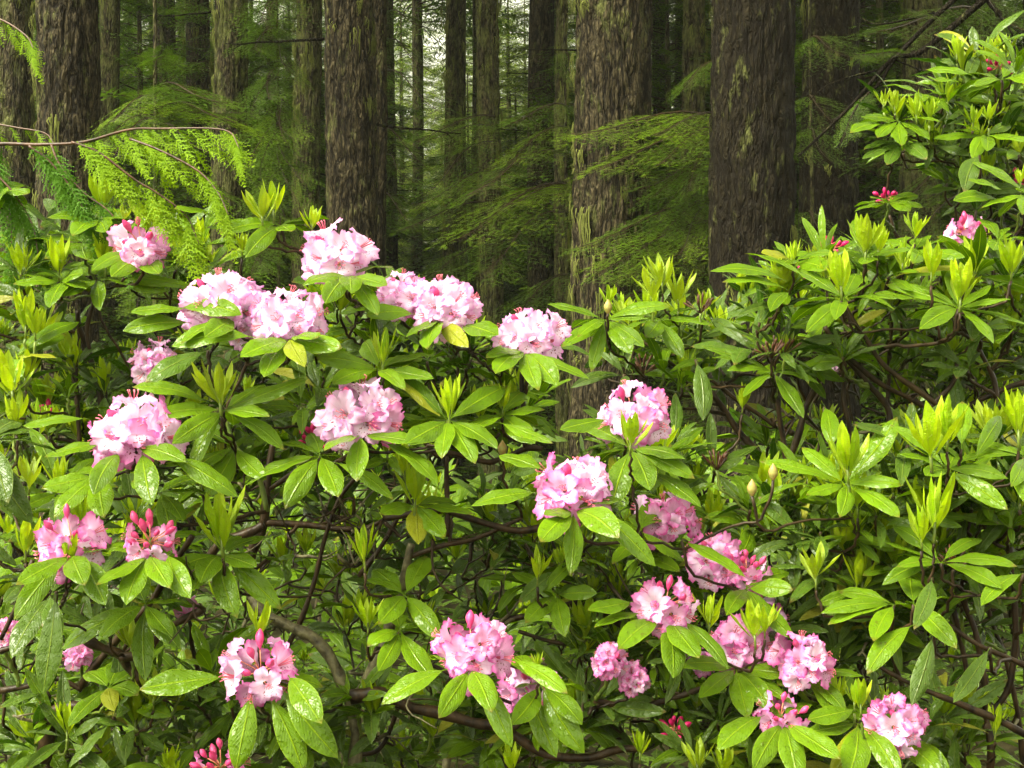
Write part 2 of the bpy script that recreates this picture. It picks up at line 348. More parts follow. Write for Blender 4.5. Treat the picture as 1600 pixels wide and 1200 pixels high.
# ------------------------------------------------------------------ shrubs
class Shrub:
    def __init__(s, px, d, label, x=None):
        b = at(px, 600, d); s.root = np.array([b[0], b[1], 0.]); s.e = thing('rhododendron_bush', tuple(s.root), label, 'bush', 'rhododendron bushes')
        s.nodes = []; s.rad = []; s.tips = []; s.nb = 0; s.count = {}; s.narrow = 0
        s.rest = MB()
    def loc(s, p): return tuple(np.asarray(p)-s.root)
    def limb(s, pts, r0, r1, mat=None, nodes=True, n=8):
        P = spline(pts, 6); k = len(P); P = P+(np.stack([vnoise(P*14+i*31, 5) for i in range(3)], 1)-.5)*min(.02, r0*1.6)
        rad = np.linspace(r0, r1, k)*(1+.25*(vnoise(P*45, 3)-.5)*2)
        mb = MB(); tube(mb, P-s.root, rad, n, RS.rand())
        link('branch', mb.mesh('branch', [mat or M_twig]), s.e)
        if nodes: s.nodes += list(P); s.rad += list(rad)
    def trunk(s, r=.02, h=.45, lean=(0, 0)):
        P = [s.root-np.array([0, 0, .05]), s.root+np.array([lean[0]*.4, lean[1]*.4, h*.5]), s.root+np.array([lean[0], lean[1], h])]
        s.limb(P, r, r*.6, M_twigm)
    def tip(s, p, ax=(0, 0, 1), r=.0032): s.tips.append((np.asarray(p, float), nrm(ax), r))
    def grow(s):
        s.tips.sort(key=lambda t: np.linalg.norm((t[0]-s.root)*np.array([1, 1, .7])))
        for p, ax, r in s.tips:
            N = np.array(s.nodes); dv = p-N; d = np.linalg.norm(dv, axis=1)
            cost = d+3*np.clip(N[:, 2]-(p[2]-.05), 0, None)+.8*np.clip(p[1]-N[:, 1]+.02, 0, None)+(d < .045)*.5+np.maximum(0, .1-d)*2
            j = int(np.argmin(cost)); q = N[j]; L = d[j]; rr = min(s.rad[j]*.85, r+L*.010)
            m = p-ax*min(.14, L*.35)-np.array([0, -.02, .02]); m = p-ax*min(.07, L*.25)+(q-p)*.12
            P = spline([q, (q+m)/2+(RS.rand(3)-.5)*.08*L, m, p], 4); P[1:-1] += (RS.rand(len(P)-2, 3)-.5)*.006
            rad = np.linspace(rr, r, len(P)); mb = MB(); tube(mb, P-s.root, rad, 6, RS.rand())
            if s.nb < 100:
                mm = mb.mesh('branch', [M_green if L < .12 and RS.rand() < .6 else M_twig]); link('branch', mm, s.e)
            else:
                s.rest.add(np.concatenate(mb.v), mb.q[0], mb.t[0], np.concatenate(mb.uv), np.concatenate(mb.r))
            s.nb += 1; s.nodes += list(P[:-1]); s.rad += list(rad[:-1])
        if s.rest.n: tag(link('branch', s.rest.mesh('branch', [M_twig]), s.e), kind='stuff')
    def twigs(s, n, box, depth):
        for i in range(n):
            p0 = at(ruv(box[0], box[2]), ruv(box[1], box[3]), ruv(*depth)); N = np.array(s.nodes); q = N[int(np.argmin(np.linalg.norm(N-p0, axis=1)))]
            mid = (p0+q)/2+(RS.rand(3)-.5)*.08; P = spline([q, mid, p0, p0+(RS.rand(3)-.4)*.12], 4); P[1:] += (RS.rand(len(P)-1, 3)-.5)*.005
            mb = MB(); tube(mb, P-s.root, np.linspace(ruv(.003, .005), .0014, len(P)), 5, .5); j = len(P)//2+RS.randint(2)
            e = P[j]+(RS.rand(3)-np.array([.5, .5, .3]))*.16; tube(mb, spline([P[j], (P[j]+e)/2+(RS.rand(3)-.5)*.02, e], 3)-s.root, np.linspace(.0022, .001, 7), 5, .5)
            link('branch', mb.mesh('branch', [M_twig if RS.rand() < .7 else M_twigm]), s.e); s.nodes += list(P[2::2]); s.rad += [.0025]*len(P[2::2]); s.nb += 1
    def whorl(s, p, var=None, ax=None, sc=1., az=None, tip=True):
        p = np.asarray(p); ax = nrm(ax) if ax is not None else nrm([ruv(-.45, .45), ruv(-.75, .15), 1])
        o = link('leaf_whorl', (WHN if s.narrow > RS.rand() else WH)[var if var is not None else RS.randint(6 if s.narrow else 12)], s.e, s.loc(p), rot_to(ax, ruv(0, 6.28) if az is None else az), sc)
        if tip: s.tip(p, ax)
        return o
    def shoot(s, p, h=.09, var=None, ax=None):
        ax = nrm(ax) if ax is not None else nrm([ruv(-.12, .12), ruv(-.25, .05), 1])
        return link('new_shoot', SH[var if var is not None else RS.randint(len(SH))], s.e, s.loc(p), rot_to(ax, ruv(0, 6.28)), h/.095)
    def hero(s, cx, cy, d, tips, dark=False, L=.152, back=3, tip=True, single=False):
        c = at(cx, cy, d); mb = MB()
        for t in tips:
            bx, by = (t[2], t[3]) if len(t) >= 4 else (cx, cy)
            b = at(bx, by, d); dx, dz = (t[0]-bx)/F*d, -(t[1]-by)/F*d; pl = math.hypot(dx, dz); l = max(L*ruv(.9, 1.05), pl*1.03)
            dy = math.sqrt(max(l*l-pl*pl, 1e-5)); up = dz/max(pl, 1e-6)
            sgn = -1 if up < .25 else 1
            if abs(up) < .3: dy *= .55
            tp = b+np.array([dx, dy*sgn*.85, dz])
            N0 = np.array([ruv(-.2, .2), -.62, 1.]) if up > -.6 else np.array([ruv(-.15, .15), -1., .5])
            leaf(mb, b, tp, N0, l*ruv(.235, .33)*(.82 if s in (E, Gb, Fb, H) else 1), ruv(.03, .10), ruv(.25, 1), roll=ruv(-.25, .25), fold=ruv(.12, .3))
        for k in range(back):
            a = R(ruv(20, 160)); l = L*ruv(.75, 1); tp = c+l*np.array([math.cos(a)*.8, math.sin(a)*.8, ruv(-.3, .25)])
            leaf(mb, c, tp, np.array([0, -.2, 1.]), l*.32, .08, RS.rand())
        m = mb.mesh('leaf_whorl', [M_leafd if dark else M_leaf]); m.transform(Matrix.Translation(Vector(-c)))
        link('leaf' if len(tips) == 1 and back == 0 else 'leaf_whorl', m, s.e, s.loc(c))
        if tip: s.tip(c)
    def truss(s, cx, cy, w, h, d, opn=1., red=False, n=12, tip=True, seed=0):
        rs = np.random.RandomState(int(cx*7+cy)); size = w*1.06/F*d; k = size/.150; asp = min(1., h/w*1.05)
        c = at(cx, cy+h*.16, d); mb = MB(); ax = nrm([rs.uniform(-.15, .15), -.55, 1])
        x = nrm(np.cross(ax, [0, 1, 0])); y = np.cross(ax, x)
        tube(mb, [c-ax*.035*k, c-ax*.01*k, c+ax*.012*k], [.004, .0042, .003], 6, .5, 1)
        pinkness = 1 if red else np.clip((cy-560)/420, .04, .62)+(.3 if opn < .65 else 0)
        items = []; nn = 10 if red else (16 if opn < .6 else n)
        for i in range(nn):
            ct = 1-(i+.5)/nn*1.28; st = math.sqrt(max(0, 1-ct*ct)); a = i*2.39996+rs.uniform(-.2, .2)
            dr = ax*ct+st*(x*math.cos(a)+y*math.sin(a))
            items.append((ct, nrm(dr*np.array([1, 1, max(.6, asp)])+np.array([0, -.12, -.05]))))
        root = None; ch = []
        for ct, dr in items:
            isb = red or ct > (-.35+1.45*opn)+rs.uniform(-.15, .15) or (opn > .9 and ct > .93)
            l0 = ((.015 if red else .042*k) if isb else .037*k)*rs.uniform(.7, 1.3)
            b = c+dr*l0; mid = c+dr*l0*.5+np.array([0, 0, .002]); tube(mb, [c, mid, b], .0011, 5, .5, 0)
            ch.append((isb, b, dr))
        m = mb.mesh('flower_cluster', [M_pedicel, M_green]); m.transform(Matrix.Translation(Vector(-c)))
        root = link('flower_cluster', m, s.e, s.loc(c))
        for isb, b, dr in ch:
            if isb: link('bud', (BR if red else BU)[rs.randint(3)], root, tuple(b-c), rot_to(nrm(dr+np.array([0, 0, .25])), rs.uniform(0, 6)), .85*rs.uniform(.85, 1.15) if red else (.35+.75*k)*rs.uniform(.9, 1.25))
            else:
                pal = BLp if pinkness > rs.rand() else BL; link('blossom', pal[rs.randint(len(pal))], root, tuple(b-c), rot_to(nrm(dr+np.array([rs.uniform(-.15, .15), -.2, rs.uniform(-.15, .12)])), rs.uniform(-.5, .5)+PI/2), k*rs.uniform(.92, 1.2))
        if tip: s.tip(c-ax*.03*k, ax, .0038)
        return c
    def fill(s, cx, cy, rx, ry, d0, d1, n, pshoot=.4, scale=(.55, 1.0), var=None):
        n = int(n*1.5)
        for i in range(n):
            a = (i+.5)/n; r = math.sqrt(a); th = i*2.39996+ruv(-.3, .3)
            d = ruv(d0, d1); p = at(cx+rx*r*math.cos(th), cy+ry*r*math.sin(th), d)
            if p[2] < .12: p[2] = ruv(.12, .4)
            k = s.count.get('w', 0)
            ax = nrm([ruv(-.5, .5), ruv(-.9, .1), 1])
            s.whorl(p, ax=ax, sc=ruv(*scale), var=var); s.count['w'] = k+1
            if RS.rand() < pshoot*1.2:
                for q in range(1+RS.randint(2)): s.shoot(p+np.array([ruv(-.02, .02), ruv(-.02, .02), ruv(0, .01)])*q, ruv(.04, .085))

A = Shrub(430, 3.05, 'broad rhododendron bush left of centre with many pale pink flower clusters', ); A.trunk(.022, .5)
B = Shrub(170, 2.75, 'rhododendron bush in the bottom left corner with half open pink clusters'); B.trunk(.02, .35)
C = Shrub(552, 2.8, 'rhododendron bush at bottom centre on thick mossy forked limbs with one large pink cluster'); C.trunk(.027, .6)
D = Shrub(1000, 3.05, 'rhododendron bush right of centre with pale pink clusters before the large mossy trunk'); D.trunk(.02, .5)
E = Shrub(1386, 3.15, 'nearly flowerless rhododendron bush in front of the darkest trunk with crossing brown stems'); E.trunk(.02, .9)
Fb = Shrub(1680, 3.7, 'tall rhododendron bush at the upper right edge with small magenta buds'); Fb.trunk(.022, 1.4, (-.15, 0))
Gb = Shrub(1540, 2.85, 'dark green wet rhododendron bush at the lower right on upright black stems'); Gb.trunk(.016, .5)
H = Shrub(1180, 3.75, 'rhododendron bush with narrow shoots between the mossy trunk and the darkest trunk'); H.trunk(.018, .9)
I = Shrub(20, 3.05, 'rhododendron bush at the left edge with tall yellow green shoots under the cedar bough'); I.trunk(.02, .9)
J = Shrub(1290, 2.6, 'low rhododendron bush at bottom right with three pink clusters side by side'); J.trunk(.016, .35)
K = [Shrub(230, 4.6, 'shaded rhododendron thicket behind the left flowering bushes'), Shrub(700, 4.9, 'shaded rhododendron thicket behind the bare limbs at bottom centre'),
     Shrub(1120, 4.7, 'shaded rhododendron thicket behind the pink clusters right of centre'), Shrub(1500, 4.5, 'shaded rhododendron thicket behind the black stems at the right')]
for k in K: k.trunk(.02, .5)
E.narrow = Gb.narrow = H.narrow = J.narrow = .5; Fb.narrow = D.narrow = .35; I.narrow = .3; A.narrow = .2
def L(sh, d, pts, r0, r1, m=None):
    ds = d if isinstance(d, tuple) else (d, d); n = len(pts)
    sh.limb([at(p[0], p[1], ds[0]+(ds[1]-ds[0])*i/(n-1)) for i, p in enumerate(pts)], r0, r1, m)
# visible limbs
L(C, (2.8, 2.85), [(558, 1290), (556, 1200), (546, 1095), (497, 1004), (413, 962), (381, 905)], .016, .009, M_twigm)
L(A, 2.9, [(381, 905), (398, 860), (412, 815), (418, 740), (425, 690)], .012, .007)
L(A, 2.9, [(413, 818), (480, 822), (560, 825), (600, 812)], .008, .005)
L(A, 2.85, [(300, 900), (345, 855), (385, 835), (412, 818)], .009, .010)
L(B, (2.65, 2.6), [(60, 1190), (88, 1118), (140, 1105), (189, 1084), (217, 1067), (196, 1046), (186, 1025), (157, 1007), (133, 993)], .014, .009)
L(B, 2.6, [(186, 1027), (225, 1020), (260, 985), (320, 955)], .009, .006)
L(B, (2.7, 2.65), [(130, 1075), (196, 983), (241, 930), (270, 880), (301, 836)], .008, .006)
L(B, 2.62, [(-10, 1020), (20, 1012), (52, 1005)], .006, .005)
L(B, 2.6, [(0, 1000), (30, 935), (52, 875)], .004, .004)
L(B, 2.7, [(0, 1080), (40, 1070), (90, 1062), (130, 1080)], .006, .005)
L(C, 2.8, [(548, 1096), (569, 1074), (590, 1030), (604, 1004), (611, 976), (625, 930), (642, 850)], .015, .008, M_twigm)
L(C, 2.75, [(546, 1090), (600, 1085), (660, 1109), (765, 1130), (835, 1165), (905, 1179), (1010, 1172)], .014, .007)
L(C, 2.8, [(640, 870), (695, 853), (737, 843), (780, 825), (817, 808)], .006, .004)
L(A, 2.8, [(600, 812), (660, 800), (705, 801), (765, 818), (821, 829), (870, 818)], .006, .007)
L(D, 2.95, [(1010, 1000), (905, 944), (817, 962), (758, 976), (720, 1000)], .009, .006)
L(D, 2.9, [(960, 1020), (926, 1011), (870, 1004), (810, 986)], .006, .004)
L(D, 2.8, [(860, 1150), (894, 1112), (933, 1098), (957, 1046), (985, 1007)], .010, .006)
L(D, 2.75, [(933, 1098), (992, 1105), (1080, 1081), (1140, 1060)], .007, .005)
L(A, 2.8, [(849, 698), (821, 698), (782, 715), (758, 722), (702, 708), (681, 712), (660, 687)], .006, .005)
L(A, 2.8, [(698, 840), (698, 792), (695, 712)], .006, .005)
L(A, 2.72, [(420, 765), (458, 740), (500, 715), (535, 680)], .005, .004)
L(A, 2.75, [(418, 800), (395, 729), (367, 698), (350, 645)], .005, .004, M_green)
L(A, 2.8, [(820, 700), (818, 640), (814, 590), (820, 560)], .005, .004)
L(E, 2.95, [(1386, 700), (1386, 642), (1355, 600), (1320, 558), (1288, 509)], .008, .005)
L(E, 2.85, [(1488, 645), (1435, 610), (1376, 565), (1344, 523), (1320, 474)], .006, .004)
L(E, 2.9, [(1500, 665), (1474, 652), (1425, 624), (1376, 600), (1320, 555)], .006, .005)
L(H, 3.2, [(1215, 760), (1190, 712), (1155, 673), (1110, 617)], .010, .007)
L(H, 3.1, [(1229, 730), (1218, 656), (1211, 586)], .007, .005)
L(E, 3.0, [(1229, 740), (1250, 670), (1278, 600), (1281, 558)], .008, .005)
L(H, 3.2, [(1240, 680), (1208, 663), (1155, 628), (1110, 596), (1060, 575)], .006, .004)
L(E, 2.9, [(1365, 726), (1410, 680), (1460, 628), (1491, 593), (1495, 558)], .007, .004)
L(E, 3.0, [(1380, 690), (1407, 680), (1460, 663), (1565, 610), (1620, 595)], .007, .006)
L(E, 2.9, [(1561, 640), (1554, 590), (1530, 547), (1498, 481)], .006, .004)
L(Gb, 2.7, [(1551, 1230), (1547, 1130), (1537, 1060), (1523, 990), (1505, 927)], .008, .005)
L(Gb, 2.75, [(1500, 1230), (1512, 1130), (1508, 1040), (1490, 950)], .007, .005)
L(Gb, 2.7, [(1540, 1140), (1558, 1109), (1579, 1060), (1586, 934), (1580, 850)], .007, .005)
L(Gb, 2.6, [(1640, 1060), (1600, 1039), (1530, 1007), (1467, 969)], .006, .004)
L(Gb, 2.6, [(1640, 1170), (1565, 1126), (1512, 1105), (1453, 1081), (1407, 1060), (1362, 1032)], .007, .004)
L(Gb, 2.8, [(1470, 1230), (1440, 1140), (1400, 1040), (1385, 960)], .006, .004)
L(Gb, 2.9, [(1600, 1230), (1590, 1120), (1560, 1000), (1530, 900)], .006, .004)
L(I, 3.0, [(165, 700), (154, 607), (140, 565), (122, 512), (119, 481)], .008, .005)
L(I, 2.95, [(-20, 470), (0, 477), (70, 498), (119, 523)], .005, .005)
L(I, 2.9, [(125, 700), (121, 614), (119, 523)], .005, .004)
L(I, 2.95, [(150, 590), (135, 520), (150, 460), (155, 440)], .005, .004)
L(Fb, 3.5, [(1660, 350), (1600, 260), (1540, 232), (1500, 230)], .008, .005)
L(Fb, 3.5, [(1600, 390), (1560, 360), (1420, 380), (1390, 335)], .005, .004)
L(H, 3.2, [(1060, 575), (1020, 545), (985, 520), (950, 498)], .004, .003)
L(E, 3.0, [(1310, 760), (1330, 690), (1318, 620), (1320, 540), (1322, 480)], .006, .004)
L(E, 3.1, [(1400, 740), (1388, 640), (1390, 560), (1395, 500)], .006, .004)
L(C, 2.9, [(560, 1180), (600, 1160), (640, 1060), (680, 1040), (770, 1110)], .005, .004)
L(C, 2.85, [(450, 1010), (480, 940), (500, 880), (520, 800), (560, 740)], .006, .004)
L(A, 3.0, [(560, 900), (600, 850), (640, 780), (670, 740)], .006, .004)

# flower clusters
for a in [(222, 378, 100, 66, 2.75, .62), (527, 396, 118, 90, 2.7, 1), (346, 466, 122, 92, 2.65, .97), (400, 480, 84, 70, 2.66, 1), (655, 462, 76, 62, 2.76, 1), (452, 492, 115, 92, 2.6, 1), (628, 455, 85, 66, 2.8, .95), (700, 474, 108, 80, 2.72, 1),
          (825, 517, 110, 82, 2.75, 1), (243, 557, 76, 66, 2.85, .9), (212, 667, 138, 98, 2.55, .95), (565, 636, 132, 98, 2.6, 1), (388, 505, 70, 50, 2.7, 1)]: A.truss(*a)
I.truss(75, 645, 50, 42, 2.95, .2, red=True); A.truss(490, 685, 24, 24, 2.9, 0, red=True); A.truss(292, 945, 45, 36, 3.1, .8)
for a in [(113, 838, 120, 88, 2.5, .78), (235, 836, 94, 84, 2.48, .3), (125, 1015, 52, 50, 2.7, .8), (5, 985, 56, 56, 2.65, .8), (345, 1190, 90, 60, 2.5, .3), (408, 1035, 122, 108, 2.45, .66)]: B.truss(*a)
for a in [(737, 1004, 120, 100, 2.5, .82), (832, 1070, 92, 66, 2.65, .85)]: C.truss(*a)
for a in [(898, 753, 126, 114, 2.5, .93), (990, 642, 110, 90, 2.65, 1), (1040, 802, 98, 74, 2.8, 1), (1112, 866, 96, 70, 2.75, 1), (1166, 886, 78, 74, 2.7, .5), (1040, 935, 106, 82, 2.5, .78),
          (1152, 1003, 104, 84, 2.65, .85), (1190, 968, 90, 56, 2.85, 1), (953, 1025, 60, 64, 2.68, .85), (990, 1054, 54, 52, 2.7, .9), (1100, 1020, 60, 50, 2.85, .9)]: D.truss(*a)
for a in [(1252, 1022, 98, 76, 2.55, .97), (1220, 1112, 86, 64, 2.5, .62), (1400, 1120, 98, 90, 2.5, 1)]: J.truss(*a)
J.truss(1055, 1135, 48, 42, 2.7, 0, red=True)
Fb.truss(1385, 307, 36, 32, 3.4, 0, red=True); Fb.truss(1560, 100, 38, 44, 3.3, 0, red=True); Fb.truss(1588, 285, 24, 22, 3.4, 0, red=True)
E.truss(1507, 358, 64, 40, 3.1, .6); E.truss(1560, 395, 52, 56, 3.1, .95); E.truss(1243, 426, 20, 24, 3.0, 0, red=True); E.truss(1306, 568, 44, 44, 3.3, .9); E.truss(1300, 388, 22, 16, 3.1, 0, red=True)

# leaf whorls traced leaf by leaf: (shrub, cx, cy, depth, tips[, dark])
HW = [
 (I, 150, 345, 2.85, [(90, 346), (217, 346), (120, 320), (190, 372), (140, 378)], 0), (I, 131, 380, 2.9, [(45, 380), (100, 413), (165, 415), (190, 372)], 0),
 (A, 438, 352, 2.75, [(283, 332, 350, 345), (325, 357), (352, 370), (400, 411), (470, 372), (480, 340)], 0), (A, 222, 395, 2.78, [(305, 420), (270, 435), (170, 430), (312, 398), (200, 440)], 0),
 (I, 100, 440, 2.8, [(107, 486), (35, 447), (145, 432), (60, 415), (150, 455)], 0), (A, 152, 437, 2.85, [(215, 450), (267, 458, 180, 438), (310, 452), (180, 490), (125, 470)], 0),
 (A, 365, 498, 2.6, [(203, 519, 300, 505), (215, 490, 300, 482), (300, 540), (385, 494, 280, 482), (340, 530)], 0),
 (A, 452, 530, 2.55, [(272, 542, 400, 528), (430, 590), (490, 575), (540, 545), (395, 560), (505, 530)], 0), (A, 325, 548, 2.6, [(243, 598)], 1),
 (A, 350, 642, 2.6, [(478, 590), (210, 605, 330, 632), (258, 648), (448, 702), (310, 735), (290, 690), (395, 600), (430, 650)], 0),
 (A, 500, 712, 2.6, [(388, 757), (455, 790), (540, 770), (470, 680)], 0), (A, 368, 700, 2.65, [(310, 740), (430, 745), (340, 770)], 0),
 (A, 212, 700, 2.5, [(176, 766, 190, 706), (260, 782, 222, 706), (378, 775, 260, 710), (85, 712, 165, 690), (45, 668, 140, 655), (300, 720)], 0),
 (A, 690, 498, 2.7, [(674, 548), (575, 496, 650, 492), (780, 527, 720, 508), (735, 545), (640, 530)], 0), (A, 545, 432, 2.65, [(598, 497), (560, 465), (480, 450), (610, 450), (520, 480)], 0),
 (A, 822, 550, 2.7, [(868, 603), (918, 592), (775, 585), (760, 560), (840, 610)], 0), (A, 592, 578, 2.65, [(690, 650, 600, 585), (680, 592), (500, 560), (530, 600), (640, 610), (560, 530), (650, 555)], 0),
 (A, 700, 657, 2.6, [(790, 603), (695, 712), (600, 585), (778, 698), (862, 690, 780, 660), (640, 690), (745, 720), (650, 640)], 0), (A, 785, 648, 2.7, [(835, 690), (850, 640), (820, 610), (740, 670)], 0),
 (A, 565, 680, 2.55, [(567, 747), (688, 754, 595, 690), (618, 778, 520, 722), (520, 700), (660, 690)], 0),
 (D, 895, 798, 2.45, [(888, 890), (1019, 878, 935, 795), (842, 836), (737, 787, 840, 770), (779, 714, 850, 735), (960, 830), (850, 800)], 0),
 (D, 985, 702, 2.58, [(873, 670, 950, 655), (905, 667), (1007, 760), (1088, 788, 1010, 735), (1066, 715), (950, 790), (1080, 745)], 0),
 (C, 735, 1045, 2.45, [(800, 1152, 745, 1055), (600, 1090, 700, 1045), (884, 1067, 800, 1030), (770, 1090), (690, 1100)], 0), (C, 845, 1070, 2.55, [(868, 1170, 820, 1075), (905, 1110), (800, 1110), (910, 1160)], 0),
 (C, 625, 986, 2.65, [(681, 1047), (580, 1000), (600, 1030)], 0), (C, 632, 930, 2.7, [(692, 988), (575, 900), (600, 960), (660, 880)], 0),
 (D, 1040, 962, 2.48, [(1041, 1040, 1042, 965), (925, 973, 1005, 958), (915, 945, 990, 940), (1128, 1032, 1062, 968), (1080, 1010), (960, 1000)], 0),
 (D, 1150, 1045, 2.6, [(1152, 1100), (1222, 1082), (1080, 1070), (1065, 1030), (1190, 1090), (1230, 1045)], 0), (D, 1065, 845, 2.6, [(1153, 892)], 0), (D, 1166, 920, 2.65, [(1226, 985), (1120, 945), (1230, 915), (1180, 960)], 0),
 (J, 1224, 1128, 2.48, [(1229, 1198), (1110, 1152, 1195, 1118), (1290, 1160), (1160, 1180)], 0), (J, 1340, 1130, 2.5, [(1252, 1114, 1338, 1108), (1380, 1196), (1278, 1198), (1250, 1135), (1300, 1190)], 0),
 (J, 1400, 1150, 2.55, [(1458, 1198), (1440, 1180), (1350, 1165)], 0), (J, 1260, 1055, 2.6, [(1340, 1048), (1300, 1090), (1205, 1060), (1285, 1105)], 0),
 (Gb, 1456, 903, 2.4, [(1400, 967)], 1), (Gb, 1428, 945, 2.45, [(1464, 995), (1338, 1040, 1428, 976)], 0), (Gb, 1458, 990, 2.4, [(1410, 1092)], 1), (Gb, 1397, 945, 2.5, [(1278, 955), (1288, 973), (1340, 985)], 0),
 (Gb, 1547, 1011, 2.45, [(1467, 1082)], 1), (Gb, 1600, 896, 2.45, [(1510, 936)], 0), (Gb, 1470, 880, 2.5, [(1560, 850), (1575, 880), (1390, 880), (1380, 850), (1420, 830), (1530, 905), (1370, 910)], 0),
 (B, 113, 868, 2.45, [(50, 955, 98, 872), (192, 931, 125, 870), (60, 900), (165, 900)], 0), (B, 232, 868, 2.45, [(224, 930), (318, 922, 262, 865), (180, 900), (290, 905)], 0),
 (A, 345, 868, 2.6, [(386, 953), (444, 948, 350, 865), (335, 897), (280, 890), (320, 910), (410, 880)], 0), (B, 228, 945, 2.55, [(105, 1010), (243, 1052), (290, 980), (180, 985), (300, 1000)], 0),
 (B, 88, 925, 2.4, [(78, 1078)], 1), (B, 80, 930, 2.5, [(52, 1010), (120, 985)], 1), (B, 405, 1065, 2.42, [(224, 1072, 355, 1058), (378, 1192, 395, 1080), (480, 1198, 420, 1085), (532, 1177, 440, 1075), (515, 1110, 450, 1055)], 0),
 (B, 170, 1075, 2.6, [(205, 1090), (140, 1110), (120, 1060), (230, 1075)], 0), (I, -20, 690, 2.3, [(62, 815), (40, 780)], 1), (A, 250, 770, 2.65, [(308, 806), (193, 755), (290, 830)], 0), (A, 155, 745, 2.6, [(110, 802), (80, 760), (190, 800)], 0),
 (H, 945, 500, 3.0, [(855, 473), (898, 530), (875, 544), (920, 582), (1045, 480), (1000, 545), (1010, 500), (980, 555)], 0), (H, 1030, 500, 3.1, [(1100, 480), (1110, 510), (980, 490), (1060, 560), (1000, 530)], 0),
 (E, 1318, 467, 2.65, [(1107, 425, 1230, 440), (1124, 443, 1235, 455), (1173, 390, 1260, 435), (1187, 492, 1235, 457), (1283, 505), (1245, 522), (1372, 490), (1390, 470), (1360, 420), (1260, 415)], 0),
 (E, 1498, 482, 2.7, [(1417, 517), (1355, 462, 1440, 470), (1512, 415), (1440, 440), (1600, 512), (1520, 540), (1565, 470), (1400, 440), (1570, 440)], 0),
 (H, 1208, 582, 2.9, [(1100, 540), (1110, 560), (1306, 565, 1240, 578), (1240, 652), (1150, 620), (1130, 580), (1270, 600)], 0), (H, 1087, 562, 2.85, [(1090, 656)], 1), (E, 1288, 635, 2.8, [(1281, 694)], 0),
 (E, 1320, 757, 2.6, [(1410, 652), (1268, 702), (1190, 722), (1400, 755), (1250, 770), (1380, 800), (1290, 800)], 0), (Gb, 1502, 702, 2.5, [(1530, 628)], 0), (Gb, 1480, 735, 2.5, [(1590, 652, 1520, 720), (1405, 665), (1430, 740), (1560, 745), (1550, 790)], 0),
 (Gb, 1600, 715, 2.5, [(1548, 754), (1570, 780), (1540, 690)], 0),
 (Fb, 1405, 190, 3.2, [(1313, 219, 1385, 196), (1340, 190), (1355, 226), (1450, 205), (1390, 240), (1430, 232)], 0), (Fb, 1405, 220, 3.2, [(1334, 257), (1369, 268), (1340, 240), (1425, 262)], 1),
 (Fb, 1540, 212, 3.2, [(1498, 261), (1600, 180), (1480, 200), (1580, 235), (1450, 222), (1515, 250)], 0), (Fb, 1565, 125, 3.2, [(1457, 101, 1520, 118), (1448, 136, 1500, 130), (1600, 85), (1610, 125), (1500, 150), (1590, 150)], 0), (Fb, 1530, 242, 3.1, [(1485, 310)], 1),
 (Fb, 1388, 318, 3.35, [(1327, 335), (1446, 300), (1420, 335), (1350, 315), (1400, 340)], 0), (Fb, 1605, 305, 3.0, [(1478, 318, 1560, 312), (1500, 287, 1570, 300), (1533, 246), (1520, 330), (1570, 345)], 0), (Fb, 1440, 150, 3.3, [(1400, 120), (1380, 160), (1500, 160), (1460, 190), (1420, 175)], 0),
 (E, 1352, 402, 2.8, [(1356, 332), (1300, 395), (1410, 395), (1330, 420)], 0), (E, 1430, 390, 2.8, [(1380, 370), (1470, 375), (1400, 420), (1480, 410)], 0), (E, 1560, 378, 2.9, [(1556, 332), (1600, 350), (1520, 400)], 0),
 (E, 1240, 410, 2.8, [(1180, 400), (1290, 400), (1200, 425), (1270, 430)], 0), (I, 20, 560, 2.7, [(80, 520), (105, 500), (60, 600), (-10, 600), (100, 560)], 0), (I, 0, 300, 2.9, [(28, 335), (60, 310), (10, 350)], 0),
 (D, 1000, 830, 2.7, [(1060, 870), (950, 870), (1040, 790)], 0), (D, 870, 930, 2.8, [(800, 905), (820, 960), (930, 920), (880, 980)], 0), (A, 650, 790, 2.7, [(600, 800), (700, 830), (740, 800), (660, 840)], 0),
 (C, 470, 1100, 2.9, [(520, 1140), (430, 1120)], 1),
]
for sh, cx, cy, d, tips, dark in HW:
    sh.hero(cx, cy, d, tips, bool(dark), back=0 if len(tips) == 1 else 3)
